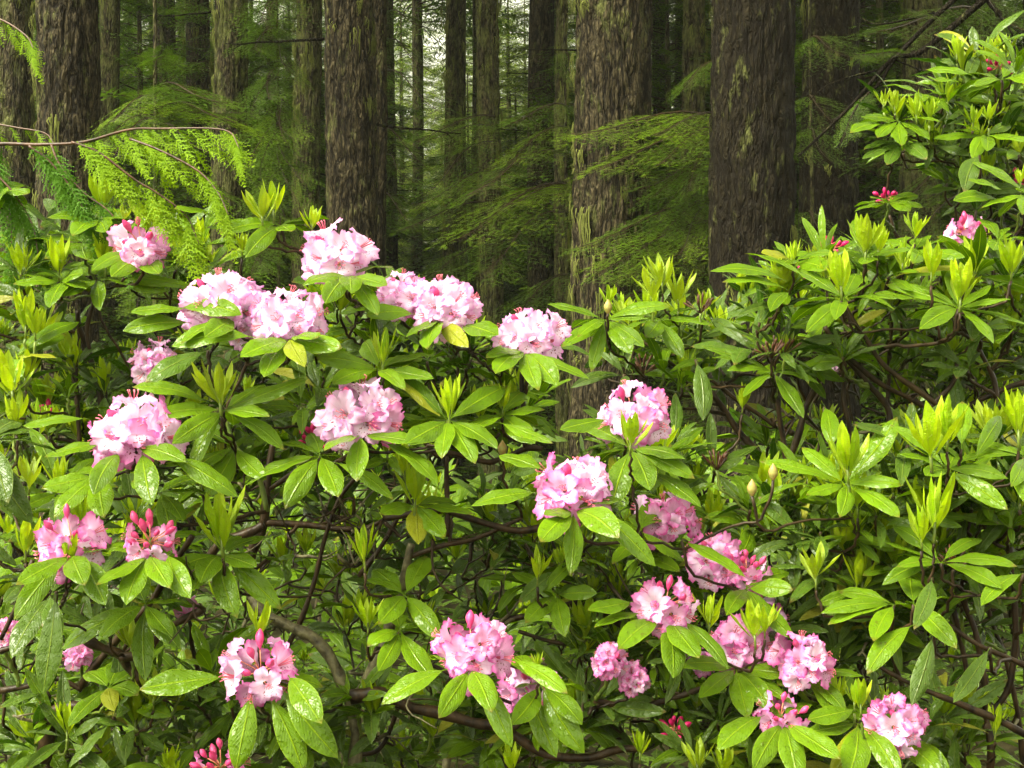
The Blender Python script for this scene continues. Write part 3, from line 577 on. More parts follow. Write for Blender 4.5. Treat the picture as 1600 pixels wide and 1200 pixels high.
# bright upright shoots: (shrub, x, base y, height px, depth)
for sh, x, y, h, d in [(I, 160, 328, 62, 2.85), (I, 92, 430, 58, 2.8), (I, 165, 425, 60, 2.82), (A, 192, 347, 28, 2.8), (A, 245, 358, 28, 2.8), (A, 410, 348, 62, 2.72), (A, 428, 340, 62, 2.75), (A, 378, 395, 36, 2.8), (A, 488, 358, 40, 2.75),
        (I, 40, 520, 62, 2.7), (I, 55, 525, 50, 2.7), (I, 20, 625, 75, 2.6), (I, 40, 600, 60, 2.7), (I, 25, 670, 60, 2.6), (A, 345, 640, 80, 2.58), (A, 598, 576, 70, 2.63), (A, 702, 656, 75, 2.58), (A, 785, 645, 48, 2.68), (A, 348, 862, 95, 2.55),
        (I, 45, 765, 55, 2.6), (A, 648, 792, 70, 2.65), (A, 632, 745, 50, 2.8), (H, 1035, 450, 55, 3.05), (H, 1018, 470, 52, 3.05), (H, 1060, 478, 60, 3.1), (H, 950, 478, 36, 3.0), (H, 1100, 490, 40, 3.1), (D, 985, 700, 62, 2.5), (C, 570, 885, 72, 2.6),
        (D, 840, 908, 50, 2.7), (C, 575, 985, 58, 2.65), (E, 1352, 402, 66, 2.75), (E, 1372, 398, 52, 2.8), (E, 1430, 372, 44, 2.8), (E, 1240, 412, 40, 2.75), (E, 1315, 460, 66, 2.6), (E, 1455, 437, 65, 2.7), (E, 1500, 478, 68, 2.65), (E, 1580, 430, 60, 2.7),
        (E, 1290, 440, 40, 2.7), (E, 1410, 420, 45, 2.8), (E, 1325, 745, 80, 2.55), (Gb, 1455, 725, 95, 2.45), (Gb, 1480, 695, 70, 2.45), (Gb, 1592, 690, 90, 2.5), (Gb, 1460, 835, 92, 2.4), (E, 1340, 800, 60, 2.6), (Gb, 1275, 912, 62, 2.5), (Gb, 1440, 850, 60, 2.4),
        (Fb, 1380, 168, 30, 3.2), (Fb, 1398, 172, 32, 3.2), (Fb, 1432, 188, 42, 3.2), (Fb, 1452, 188, 40, 3.2), (Fb, 1495, 92, 36, 3.3), (Fb, 1545, 96, 34, 3.3), (Fb, 1572, 86, 36, 3.3), (Fb, 1520, 196, 36, 3.2), (Fb, 1545, 192, 34, 3.2), (Fb, 1595, 290, 30, 3.0),
        (D, 1108, 985, 58, 2.5), (D, 1180, 1005, 66, 2.5), (D, 1195, 990, 50, 2.5), (J, 1345, 1112, 58, 2.45), (J, 1335, 1105, 40, 2.5), (C, 800, 1205, 45, 2.5), (C, 905, 1010, 40, 2.9), (D, 1000, 1185, 50, 2.6), (J, 1090, 1205, 55, 2.5), (J, 1130, 1210, 50, 2.5),
        (B, 105, 890, 60, 2.45), (B, 40, 870, 60, 2.5), (B, 205, 1020, 60, 2.6), (B, 240, 1100, 60, 2.6), (B, 405, 1000, 60, 2.5), (C, 840, 1050, 34, 2.5), (A, 505, 580, 30, 2.9), (A, 165, 600, 40, 2.9), (A, 385, 620, 35, 2.8), (Gb, 1510, 1110, 50, 2.7), (J, 1555, 1150, 55, 2.6), (D, 1160, 640, 40, 3.0)]:
    p = at(x, y, d); sh.shoot(p, h/F*d, ax=nrm([ruv(-.1, .1), ruv(-.15, .05), 1])); sh.tip(p-np.array([0, 0, .012]), r=.0028)
# unopened scaly buds and old seed heads
for sh, x, y, d in [(H, 950, 490, 2.95), (D, 1208, 750, 2.55), (E, 1175, 775, 2.5), (C, 785, 712, 2.7)]:
    m = MB(); nz, n = 9, 14; t = np.linspace(0, 1, nz)[:, None]; th = (np.arange(n)/n*2*PI)[None]
    r = .0085*np.sin(PI*np.clip(t, .03, .98)**.8)**.8*(1+.1*np.sin(6*th+14*t)); r, zz, th = np.broadcast_arrays(r, t*.03+0*th, th)
    m.add(np.stack([r*np.cos(th), r*np.sin(th), zz], -1).reshape(-1, 3), [(a*n+b, a*n+(b+1) % n, (a+1)*n+(b+1) % n, (a+1)*n+b) for a in range(nz-1) for b in range(n)], None, None, .5)
    link('scaly_bud', m.mesh('scaly_bud', [M_budscale]), sh.e, sh.loc(at(x, y, d))); sh.tip(at(x, y, d), r=.003)
def seed_head(sh, x, y, d, k=1.):
    c = at(x, y, d); m = MB()
    for i in range(11):
        a = i*2.4; e = R(ruv(25, 80)); dr = np.array([math.cos(a)*math.cos(e), math.sin(a)*math.cos(e), math.sin(e)]); l = ruv(.02, .035)*k
        tube(m, [(0, 0, 0), dr*l*.6, dr*l, dr*(l+.008), dr*(l+.014)], [.0008, .0008, .0022, .0028, .0008], 5, .5)
    link('seed_head', m.mesh('seed_head', [M_seed]), sh.e, sh.loc(c)); sh.tip(c, r=.003)
for a in [(H, 1095, 490, 3.05), (H, 1205, 560, 2.85), (H, 1225, 555, 2.9), (Gb, 1490, 890, 2.55), (H, 1005, 585, 3.1), (E, 1120, 735, 2.8)]: seed_head(*a)

# filler whorls: (shrub, cx, cy, rx, ry, d0, d1, n, shoot probability)
for a in [(A, 330, 640, 170, 130, 2.85, 3.4, 26, .35), (A, 620, 610, 190, 110, 2.85, 3.4, 30, .4), (A, 760, 620, 80, 60, 2.9, 3.2, 8, .3), (A, 250, 400, 110, 45, 2.95, 3.2, 8, .3), (A, 560, 480, 90, 40, 2.9, 3.1, 6, .3), (A, 420, 740, 180, 60, 2.9, 3.3, 12, .3),
          (I, 30, 600, 110, 190, 2.75, 3.4, 30, .6), (I, 150, 640, 90, 70, 3.0, 3.4, 8, .3), (I, 60, 400, 60, 50, 3.0, 3.3, 5, .3), (B, 130, 900, 170, 140, 2.7, 3.2, 26, .3), (B, 250, 1130, 260, 90, 2.55, 3.1, 34, .35), (B, 40, 1140, 80, 70, 2.6, 3.0, 8, .3),
          (C, 640, 1150, 240, 70, 2.75, 3.3, 18, .3), (C, 620, 900, 180, 110, 3.0, 3.5, 12, .6), (C, 830, 1130, 130, 70, 2.7, 3.2, 14, .3),
          (D, 1000, 900, 190, 110, 2.8, 3.4, 26, .3), (D, 1020, 740, 110, 60, 2.8, 3.2, 12, .3), (D, 1050, 1060, 180, 100, 2.75, 3.2, 24, .3), (D, 820, 830, 90, 60, 3.0, 3.4, 8, .3),
          (E, 1390, 500, 250, 105, 2.8, 3.4, 60, .5), (E, 1500, 610, 130, 70, 3.2, 3.5, 10, .3), (E, 1290, 800, 140, 70, 2.65, 3.2, 24, .5), (H, 1040, 550, 110, 60, 3.1, 3.5, 14, .5), (H, 1230, 690, 80, 30, 3.3, 3.6, 5, .6), (H, 1110, 520, 60, 30, 3.2, 3.5, 4, .5),
          (Fb, 1545, 170, 85, 85, 3.25, 3.7, 20, .5), (Fb, 1430, 215, 60, 30, 3.25, 3.6, 6, .4), (Fb, 1560, 270, 90, 80, 3.2, 3.6, 14, .2), 
          (Gb, 1450, 860, 190, 120, 2.6, 3.1, 58, .35), (Gb, 1500, 740, 130, 60, 2.6, 3.0, 24, .5), (Gb, 1400, 960, 180, 60, 2.85, 3.2, 9, .15), (J, 1320, 1160, 220, 60, 2.65, 3.0, 24, .3), (J, 1170, 1160, 150, 60, 2.6, 3.0, 14, .3), (J, 1280, 980, 140, 60, 2.8, 3.2, 14, .2)]:
    a[0].fill(*a[1:])
for k, cx in zip(K, (230, 700, 1120, 1480)):
    k.fill(cx, 900, 330, 240, 3.9, 5.6, 80, .35, (.85, 1.15))
for a in [(A, 22, (380, 740, 650, 900), (2.75, 3.1)), (B, 22, (0, 900, 330, 1180), (2.5, 2.9)), (C, 34, (380, 830, 880, 1180), (2.7, 3.1)), (D, 20, (800, 900, 1200, 1180), (2.7, 3.1)),
          (E, 20, (1250, 500, 1600, 720), (2.9, 3.2)), (Gb, 26, (1300, 880, 1600, 1200), (2.7, 3.1)), (H, 14, (1050, 560, 1300, 740), (3.1, 3.4)), (A, 8, (660, 520, 780, 620), (2.8, 3.1)), (J, 8, (1100, 1040, 1350, 1200), (2.7, 2.9))]: a[0].twigs(*a[1:])
for s_ in [A, B, C, D, E, Fb, Gb, H, I, J]+K: s_.grow()

# ------------------------------------------------------------------ conifer foliage
def bough_mb(L=1.3, rs=None, sub=.055, near=True, width=.42, droop=.35):
    """flat drooping hemlock spray along +X"""
    mb = MB(); n = int(L/sub); X = np.linspace(0, L, n); zz = -droop*(X/L)**1.8*L*.6+.03*np.sin(X*5)
    yy = .03*np.sin(X*4+rs.uniform(0, 6)); P = np.stack([X, yy, zz], 1)
    tube(mb, P[::3], np.linspace(.008, .0015, len(P[::3])), 4, .1, 1)
    tv, tr = [], []
    for i in range(2, n):
        t = i/n; env = width*math.sin(PI*min(1, (t*.93+.05)))**.7*(1.05-.45*t)*rs.uniform(.6, 1.15)
        for sd in (-1, 1):
            a = R(rs.uniform(42, 66))*sd; d1 = np.array([math.cos(a), math.sin(a), -.18-rs.uniform(0, .25)]); l1 = env
            m = max(2, int(l1/(.034 if near else .05)))
            tube(mb, [P[i], P[i]+d1*l1*.9+np.array([0, 0, -.1*l1])], [.002, .0006], 3, .1, 1, cap=False)
            for k in range(1, m+1):
                s = k/m; q = P[i]+d1*l1*s+np.array([0, 0, -.15*l1*s*s])
                l2 = (.095 if near else .11)*(1.1-s*.7)*rs.uniform(.6, 1.2)
                for s2 in (-1, 1):
                    b = a+s2*R(rs.uniform(35, 60)); d2 = np.array([math.cos(b), math.sin(b), -.25+rs.uniform(-.2, .2)])
                    wd = np.array([-math.sin(b), math.cos(b), rs.uniform(-.3, .3)])
                    if near:
                        nn = max(3, int(l2/.0085))
                        f = (np.arange(nn)+.5)/nn
                        c = q+d2*l2*f[:, None]; wl = .012*(1.1-.6*f)[:, None]
                        for s3 in (-1, 1):
                            a0 = c-d2*.0014; a1 = c+d2*.0020; a2 = c+wd*s3*wl+d2*.007
                            tv.append(np.stack([a0, a1, a2], 1).reshape(-1, 3)); tr.append(np.full(nn*3, np.clip(.25+.5*s+rs.uniform(-.2, .25), 0, 1)))
                    else:
                        w2 = .0095; e = q+d2*l2
                        tv.append(np.array([q-wd*w2*.3, q+d2*l2*.45-wd*w2, e, q-wd*w2*.3, e, q+d2*l2*.45+wd*w2])); tr.append(np.full(6, np.clip(.3+.4*s+rs.uniform(-.3, .3), 0, 1)))
    V = np.concatenate(tv); rr = np.concatenate(tr); mb.add(V, None, np.arange(len(V)).reshape(-1, 3), None, rr)
    return mb
HB = []
for i in range(5):
    rs = np.random.RandomState(50+i); b = bough_mb(rs.uniform(1.0, 1.4), rs, droop=rs.uniform(.25, .5), sub=.05)
    HB.append((b.mesh('bough', [M_needle, M_twig], False), b.mesh('bough', [M_needle2, M_twig], False)))
def crown_mesh(seed, h, r0, n, m, nbv=5, taper=True):
    rs = np.random.RandomState(seed); var = [bough_mb(1., np.random.RandomState(seed*10+j), sub=.066, near=False, width=.42, droop=.5) for j in range(nbv)]
    var = [(np.concatenate(v.v), v.t, v.tm, v) for v in var]; mb = MB()
    for k in range(n):
        t = (k+.5)/n; z = h*t; l = r0*((1-t)**.8 if taper else .5+.5*math.sin(PI*(t*.8+.15)))*rs.uniform(.65, 1.15)+.25
        a = rs.uniform(0, 2*PI); v = var[rs.randint(nbv)][3]; V = np.concatenate(v.v)*np.array([l, l*.8, l]); e = R(rs.uniform(-8, 22))
        ca, sa, ce, se = math.cos(a), math.sin(a), math.cos(e), math.sin(e)
        V = V@np.array([[ce, 0, se], [0, 1, 0], [-se, 0, ce]]); V = V@np.array([[ca, sa, 0], [-sa, ca, 0], [0, 0, 1]]); V[:, 2] += z
        q = np.concatenate(v.q); mb.add(V, q, None, None, np.concatenate(v.r), 1)
        # triangles carry their own material index
        t3 = [x for x, mm in zip(v.t, v.tm)]
        for x, mm in zip(v.t, v.tm): mb.t.append(x+mb.n-len(V)); mb.tm.append(mm)
    return mb.mesh('crown', [m, M_twig], False)
CR_top = [crown_mesh(3+i, 7.5, 2.6, 110, M_needle, taper=False) for i in range(2)]
CR_und = [crown_mesh(11+i, 7.5, 1.9, 150, M_needle) for i in range(2)]
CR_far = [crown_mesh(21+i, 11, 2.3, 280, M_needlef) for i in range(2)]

# ------------------------------------------------------------------ trees
def trunk_mesh(r, zc, seed, m, near, htop=16, flare=.35):
    na = 176 if near == 2 else 96 if near == 1 else 40; dz = .028 if near == 2 else .05 if near == 1 else .16
    z = np.concatenate([np.arange(-.1, zc, dz), np.linspace(zc, htop, 14)]); th = np.arange(na)/na*2*PI
    Z, T = np.meshgrid(z, th, indexing='ij'); X, Y = np.cos(T), np.sin(T)
    base = r*(1+flare*np.exp(-np.maximum(Z, 0)/.45))*(1-.022*np.maximum(Z, 0))
    p = np.stack([(X*r*11).ravel(), (Y*r*11).ravel(), (Z*2.6).ravel()], 1)
    wv = vnoise(p*1.3, seed)*1.2
    p2 = np.stack([(X*r*27).ravel()+wv, (Y*r*27).ravel()+wv, (Z*7.5).ravel()], 1)
    n1 = vnoise(p2, seed+1); n2 = vnoise(p2*np.array([2.1, 2.1, 2.6]), seed+2); ridge = 1-np.abs(2*n1-1); hgt = np.clip(.65*(1-ridge**2.2)+.45*n2, 0, 1)
    lowf = vnoise(np.stack([(X*1.7).ravel(), (Y*1.7).ravel(), (Z*.8).ravel()], 1), seed+3)-.5
    amp = .028 if near else .012
    rr = base+(amp*(hgt-.5)).reshape(Z.shape)+(.10*r*lowf).reshape(Z.shape)
    bend = .04*np.sin(Z*.5+seed)*np.clip(Z/4, 0, 1)
    V = np.stack([rr*X+bend, rr*Y, Z], -1).reshape(-1, 3)
    k = len(z); i, j = np.meshgrid(np.arange(k-1), np.arange(na), indexing='ij'); i = i.ravel(); j = j.ravel(); j2 = (j+1) % na
    q = np.stack([i*na+j, i*na+j2, (i+1)*na+j2, (i+1)*na+j], 1)
    mb = MB(); mb.add(V, q, None, np.stack([T.ravel()/(2*PI), Z.ravel()], 1), hgt); return mb.mesh('trunk', [m])
def moss_mesh(r, z0, z1, n, seed, side=None, lmax=.35):
    rs = np.random.RandomState(seed); mb = MB(); V = []; Tt = []; rr = []; uvn = 0
    for k in range(n):
        a = (side+rs.normal(0, .45)) if side is not None and rs.rand() < .65 else rs.uniform(PI, 2*PI); z = rs.uniform(z0, z1); rad = r*(1-.022*z)+.004
        L0 = rs.uniform(.06, lmax)*rs.uniform(.4, 1); ns = rs.randint(5, 16)
        for s in range(ns):
            aa = a+rs.normal(0, .035/r*.5); d = np.array([math.cos(aa), math.sin(aa), 0]); tt = np.array([-math.sin(aa), math.cos(aa), 0]); l = L0*rs.uniform(.4, 1.1)
            wd = rs.uniform(.0025, .007); p0 = d*rad+np.array([0, 0, z+rs.uniform(-.03, .03)]); o = d*rs.uniform(.004, .03)
            m = 4
            for q in range(m+1):
                t = q/m; c = p0+o*math.sin(PI*min(1, t+.2))+np.array([0, 0, -l*t])+tt*rs.uniform(-.008, .008); wq = wd*(1-t*.75)
                V.append(c-tt*wq); V.append(c+tt*wq); rr += [rs.rand()]*2
                if q: b = len(V)-4; Tt.append((b, b+1, b+3, b+2))
    mb.add(np.array(V), Tt, None, None, np.array(rr)); return mb.mesh('hanging_moss', [M_moss])
def stub_mb(L, r, rs):
    n = 7; P = np.stack([np.linspace(0, L, n), np.cumsum(rs.uniform(-.02, .02, n)), np.cumsum(rs.uniform(-.025, .015, n))], 1)
    mb = MB(); tube(mb, P, np.linspace(r, r*.4, n), 6, .5)
    for k in range(2):
        j = rs.randint(2, n-1); tube(mb, [P[j], P[j]+np.array([.1, rs.uniform(-.12, .12), rs.uniform(-.08, .05)])*L], [r*.45, r*.15], 5, .4)
    return mb
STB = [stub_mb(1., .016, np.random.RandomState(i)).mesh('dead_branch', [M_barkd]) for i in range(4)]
def tree(px, wpx, d, label, near=0, m=None, moss=0, boughs=(), stubs=0, crown=True, side=PI*.98, cz=8.5, seed=None, name='conifer_tree', off=0):
    seed = seed or int(px*3+d*10); r = wpx*d/F/2; b = at(px, 600, d); t = thing(name, (b[0], d, 0), label, 'tree', 'conifer trees of the forest')
    zc = CZ+600/F*d+.4; rs = np.random.RandomState(seed)
    link('trunk', trunk_mesh(r, zc, seed, m or M_bark, near), t)
    if moss: link('hanging_moss', moss_mesh(r, .9, zc+.2, int(moss*1.5), seed, side, .3 if d < 13 else .45), t)
    for k in range(stubs):
        a = rs.choice([rs.uniform(-.5, .5), rs.uniform(PI-.5, PI+.5)]); z = rs.uniform(1.6, zc)
        link('dead_branch', STB[rs.randint(4)], t, (math.cos(a)*r*.9, math.sin(a)*r*.9, z), (0, rs.uniform(-.2, .3), a), rs.uniform(.25, .75))
    if crown and (d < 11.5 or rs.rand() < .55): link('crown', CR_top[rs.randint(2)], t, (0, 0, cz+rs.uniform(-.8, 1.2)), (0, 0, rs.uniform(0, 6)), rs.uniform(.9, 1.2))
    for bb in boughs:                      # (root px, root py, tip px, tip py, depth of root, depth of tip, bright)
        bough(t, *bb, tr=(px, r, d))
    return t
def bough(t, x0, y0, x1, y1, d0, d1, br=0, tr=None, width=1.):
    p0 = at(x0, y0, d0); p1 = at(x1, y1, d1); v = p1-p0; L_ = np.linalg.norm(v)
    me = HB[RS.randint(5)][br]; l0 = max(x.co.x for x in me.vertices) if 'L' not in me else me['L']; me['L'] = l0
    az_ = math.atan2(v[1], v[0]); el_ = math.asin(v[2]/L_)+.17
    base = np.array(t.location)
    link('bough', me, t, tuple(p0-base), (ruv(-.3, .3), -el_, az_), (L_/l0, L_/l0*1.25, L_/l0))
    if tr is not None:
        pass
T = []
tree(18, 66, 11, 'trunk with thick hanging moss at the left edge of the forest', 1, M_barkm, 60, stubs=2)
tree(100, 98, 9, 'wide brown trunk with dark knots second from the left edge', 2, M_bark, 36, stubs=1)
tree(166, 34, 13.5, 'narrow trunk just behind the right side of the wide left trunk', 0, M_barkm, 30)
tree(256, 34, 18, 'dark far trunk above the hemlock bough at upper left', 0, M_bark, 10, stubs=4)
tree(306, 42, 15, 'slim trunk directly left of the taller mossy pair member at upper left', 0, M_bark, 40, stubs=3)
tree(358, 56, 11.8, 'straight trunk with moss down its left edge at upper left', 1, M_barkm, 60, stubs=2)
tree(480, 44, 13.5, 'mossy trunk with two short dead branches behind the left flowers', 1, M_barkm, 70, stubs=3)
tree(545, 84, 10, 'stout trunk rising behind the topmost pale pink cluster', 2, M_bark, 50, stubs=2, side=0.1)
tree(584, 28, 12, 'thin black trunk touching the stout one left of the bright gap', 1, M_bark, 8)
tree(608, 26, 20, 'slender pale trunk at the left side of the bright gap', 0, M_barkm, 20, stubs=5)
tree(701, 23, 17, 'thin mossy trunk leftmost of the close row right of the bright gap', 0, M_barkm, 60, stubs=4, cz=9)
tree(724, 19, 18, 'very thin mossy trunk in the middle of the close row right of the bright gap', 0, M_barkm, 50, stubs=5, cz=9)
tree(742, 18, 21, 'faint far trunk half hidden by the row right of the bright gap', 0, M_barkm, 10, stubs=4)
tree(766, 38, 13.5, 'mossy trunk rightmost of the close row above the pink cluster near centre', 1, M_barkm, 80, stubs=3)
tree(849, 46, 17, 'smooth brown trunk in the centre crossed by horizontal dead branches', 0, M_bark, 10, stubs=9)
tree(881, 20, 12.5, 'thin mossy pole against the left side of the large mossy trunk', 1, M_barkm, 40)
tree(950, 124, 9, 'large furrowed trunk with pale moss tufts right of centre', 2, M_bark, 60, stubs=1)
tree(1061, 21, 17, 'thin trunk behind the boughs between the two largest trunks', 0, M_bark, 15, stubs=3)
tree(1089, 38, 13.5, 'mossy trunk just left of the darkest large trunk', 1, M_barkm, 60, stubs=2)
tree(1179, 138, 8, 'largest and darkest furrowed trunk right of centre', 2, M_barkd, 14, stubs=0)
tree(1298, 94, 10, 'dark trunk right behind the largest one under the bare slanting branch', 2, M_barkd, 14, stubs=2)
tree(1349, 18, 14, 'narrow trunk at the right flank of the dark trunk by the slanting branch', 0, M_bark, 8)
tree(1440, 64, 12, 'brown trunk behind the upper right rhododendron bush', 1, M_barkm, 26, stubs=2)
tree(1545, 60, 13, 'shaded trunk nearest the right edge behind the rhododendron leaves', 0, M_bark, 10, stubs=2)
tree(430, 22, 20, 'faint far trunk between the two mossy trunks at upper left', 0, M_bark, 10, stubs=4)
tree(650, 20, 26, 'thin grey trunk far off in the middle of the bright gap', 0, M_barkm, 0, stubs=5)
tree(1030, 24, 19, 'far trunk seen just right of the large mossy trunk', 0, M_bark, 10, stubs=4)

# understorey hemlocks: thin stems carrying the boughs that are in view
def sapling(px, d, label, bl, r=.02, h=6.5):
    b = at(px, 600, d); t = thing('hemlock_sapling', (b[0], d, 0), label, 'tree', 'young hemlocks in the understorey')
    mb = MB(); P = np.stack([.03*np.sin(np.linspace(0, 3, 14)), np.zeros(14), np.linspace(-.05, h, 14)], 1); tube(mb, P, np.linspace(r, .008, 14), 8, .4)
    link('trunk', mb.mesh('trunk', [M_barkm]), t)
    for x0, y0, x1, y1, d0, d1, br in bl:
        bough(t, x0, y0, x1, y1, d0, d1, br)
        if px < 590 or 1000 < px < 1200: bough(t, x0, y0+ruv(-20, 25), x1+ruv(-15, 25), y1+ruv(-25, 35), d0, d1+ruv(-.2, .6), int(RS.rand() < .4))
    return t
sapling(1120, 8.9, 'young hemlock with wide green boughs across the large mossy trunk', [
    (1120, 185, 885, 215, 8.9, 8.0, 1), (1120, 215, 930, 250, 8.9, 7.9, 1), (1120, 250, 1010, 300, 8.9, 8.2, 0), (1120, 320, 890, 395, 8.9, 8.1, 0), (1120, 345, 940, 420, 8.9, 8.1, 1), (1120, 180, 1020, 220, 8.9, 8.0, 1),
    (1120, 260, 1030, 340, 8.9, 8.2, 0), (1120, 390, 960, 440, 8.9, 8.2, 0), (1120, 215, 1060, 300, 8.9, 8.1, 0), (1120, 300, 1030, 380, 8.9, 8.2, 0), (1120, 100, 1060, 130, 8.9, 8.3, 0), (1120, 430, 1000, 480, 8.9, 8.2, 0)], h=5)
sapling(880, 11, 'young hemlock with drooping boughs between the centre trunks', [
    (880, 200, 790, 250, 11, 10, 1), (880, 165, 800, 200, 11, 10, 0), (880, 240, 700, 290, 11, 9.5, 0), (880, 290, 720, 360, 11, 9.5, 1), (880, 330, 740, 420, 11, 9.7, 0), (880, 300, 770, 330, 11, 9.6, 1), 
    (880, 80, 905, 130, 11, 10.5, 0), (880, 430, 790, 500, 11, 10, 0)], h=4.6)
sapling(768, 12.6, 'young hemlock with layered boughs right of the bright gap', [
    (768, 180, 650, 230, 12.5, 11.5, 0), (768, 220, 660, 300, 12.5, 11.5, 0), (768, 270, 640, 330, 12.5, 11.4, 1), (768, 320, 625, 350, 12.5, 11.5, 0), (768, 200, 680, 210, 12.5, 11.6, 1), (768, 380, 660, 440, 12.5, 11.8, 0)], h=5)
sapling(597, 14, 'young hemlock with long boughs reaching into the bright gap', [
    (597, 60, 680, 110, 14, 13, 0), (597, 110, 690, 170, 14, 13, 0), (597, 200, 680, 260, 14, 13, 1), (597, 240, 650, 290, 14, 13, 0), (597, 20, 670, 40, 14, 13, 0), (597, 300, 660, 360, 14, 13, 0)], h=6.5)
sapling(235, 8.2, 'young hemlock behind the cedar bough at upper left', [
    (235, 150, 340, 150, 8.2, 7.6, 0), (235, 170, 390, 180, 8.2, 7.4, 1), (235, 200, 330, 230, 8.2, 7.4, 0), (235, 150, 160, 200, 8.2, 7.5, 1), (235, 180, 150, 230, 8.2, 7.5, 0), (235, 110, 260, 80, 8.2, 7.8, 0), (235, 220, 300, 270, 8.2, 7.6, 0),
    (235, 250, 350, 300, 8.2, 7.6, 0), (235, 280, 180, 330, 8.2, 7.7, 0), (235, 330, 330, 380, 8.2, 7.7, 0), (235, 370, 300, 430, 8.2, 7.7, 0), (235, 400, 200, 460, 8.2, 7.7, 0), (235, 430, 330, 470, 8.2, 7.7, 0)], h=5.6)
sapling(430, 12, 'young hemlock with bare looking boughs between the left trunks', [
    (430, 40, 400, 80, 12, 11.2, 0), (430, 70, 460, 120, 12, 11.2, 0), (430, 120, 390, 180, 12, 11.2, 0), (430, 150, 460, 230, 12, 11, 0), (430, 190, 395, 260, 12, 11, 0), (430, 230, 460, 310, 12, 11, 0), (430, 280, 400, 340, 12, 11, 0), (430, 330, 460, 400, 12, 11, 0), (430, 380, 390, 430, 12, 11, 0), (430, 0, 400, 30, 12, 11, 0)], h=5.5)
sapling(1530, 9.5, 'young hemlock in the shade behind the upper right rhododendron', [
    (1530, 20, 1380, 60, 9.5, 8.3, 0), (1530, 170, 1370, 250, 9.5, 8.5, 0), (1530, 200, 1600, 260, 9.5, 8.6, 0), (1530, 240, 1380, 330, 9.5, 8.7, 0), (1530, 0, 1600, 60, 9.5, 8.6, 0),
    (1530, 300, 1400, 380, 9.5, 8.7, 0), (1530, 350, 1450, 430, 9.5, 8.7, 0), (1530, 90, 1610, 150, 9.5, 8.7, 0)], h=4.8)
sapling(1262, 9.1, 'young hemlock in the dark slot between the two darkest trunks', [
    (1262, 60, 1330, 100, 9.1, 8.2, 0), (1262, 150, 1310, 200, 9.1, 8.2, 0), (1262, 200, 1300, 260, 9.1, 8.4, 0), (1262, 330, 1300, 380, 9.1, 8.4, 0)], h=4.4)
# denser understorey and far trees
def full_tree(x, y, sc, cr, label, group, r=.07, z0=.2, name='hemlock_tree', h=9):
    t = thing(name, (x, y, 0), label, 'tree', group)
    mb = MB(); tube(mb, [(0, 0, -.1), (.05, 0, h*.4*sc), (0, .02, h*.8*sc)], [r, r*.7, .01], 10, .4); link('trunk', mb.mesh('trunk', [M_barkm]), t)
    link('crown', cr, t, (0, 0, z0), (0, 0, ruv(0, 6.28)), sc); return t
def px_x(px, d): return (px-800)/F*d
for px, d, sc in [(-30, 15, 1.), (60, 17, 1.1), (215, 14.5, .9), (300, 19, 1.2), (420, 17, 1.1), (500, 21, 1.1), (-120, 13, 1), (950, 16, 1.0), (1040, 15.5, .9), (1130, 16, 1.1), (1230, 14, 1.), (1370, 13.5, 1.1), (1400, 17, 1.2), (1500, 15, 1.1), (1600, 13, 1.), (1700, 14, 1.1), (1300, 18, 1.2), (880, 19, .8), (390, 22, 1.3), (150, 20, 1.3), (1460, 20, 1.3), (1180, 21, 1.3), (250, 17, 1.2), (20, 21, 1.2), (480, 17.5, 1.1), (1000, 21, 1.2), (1250, 17, 1.2), (1560, 18, 1.2), (340, 14, .8), (110, 14, 1.), (1420, 14.5, 1.1), (560, 24, 1.1), (805, 23, .95), (730, 26, 1.), (-60, 19, 1.3), (200, 24, 1.3), (330, 24, 1.4), (450, 24, 1.3), (540, 19, 1.), (740, 20, .85), (920, 22, 1.2), (970, 19, 1.1), (1080, 18, 1.2), (1120, 23, 1.3), (1340, 22, 1.3), (1420, 23, 1.4), (1520, 23, 1.4), (1620, 20, 1.3)]:
    full_tree(px_x(px, d), d, sc*ruv(.92, 1.08), CR_und[RS.randint(2)], 'dark green hemlock filling the space behind the front row of trunks', 'dark hemlocks behind the trunks')
for i in range(110):
    d = ruv(23, 56); px = -100+i*16.5+ruv(-35, 35)
    if 590 < px < 690 and (d < 36 or i % 3 == 0): continue
    if True: pass; 
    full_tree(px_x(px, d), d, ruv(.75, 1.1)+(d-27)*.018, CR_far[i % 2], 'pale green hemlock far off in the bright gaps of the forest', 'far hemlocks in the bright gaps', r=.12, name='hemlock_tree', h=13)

# branch reaching in from the upper right
t = thing('conifer_tree', (px_x(1860, 6), 6, 0), 'tree off the right edge whose bare slanting branches hang across the upper right', 'tree', 'conifer trees of the forest')
link('trunk', trunk_mesh(.16, 5, 77, M_bark, 0), t); base = np.array(t.location)
for pts, r0, r1 in [([(1800, -220), (1620, -70), (1537, 0), (1440, 80), (1395, 92), (1330, 165), (1247, 245)], .022, .005), ([(1640, -120), (1490, 0), (1400, 90), (1370, 135), (1300, 190)], .015, .004), ([(1460, 20), (1420, 30), (1370, 38), (1340, 25)], .006, .002),
                    ([(1540, 0), (1580, 50), (1585, 90)], .006, .002), ([(1370, 110), (1330, 120), (1290, 135), (1262, 160)], .005, .002), ([(1395, 92), (1440, 110), (1470, 120)], .004, .002)]:
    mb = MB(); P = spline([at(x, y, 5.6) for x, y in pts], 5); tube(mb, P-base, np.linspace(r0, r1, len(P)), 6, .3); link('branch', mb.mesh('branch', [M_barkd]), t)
for x0, y0, x1, y1 in [(1420, 90, 1330, 80), (1360, 140, 1310, 230), (1480, 40, 1420, 10)]:
    bough(t, x0, y0, x1, y1, 5.6, 5.5, 0)

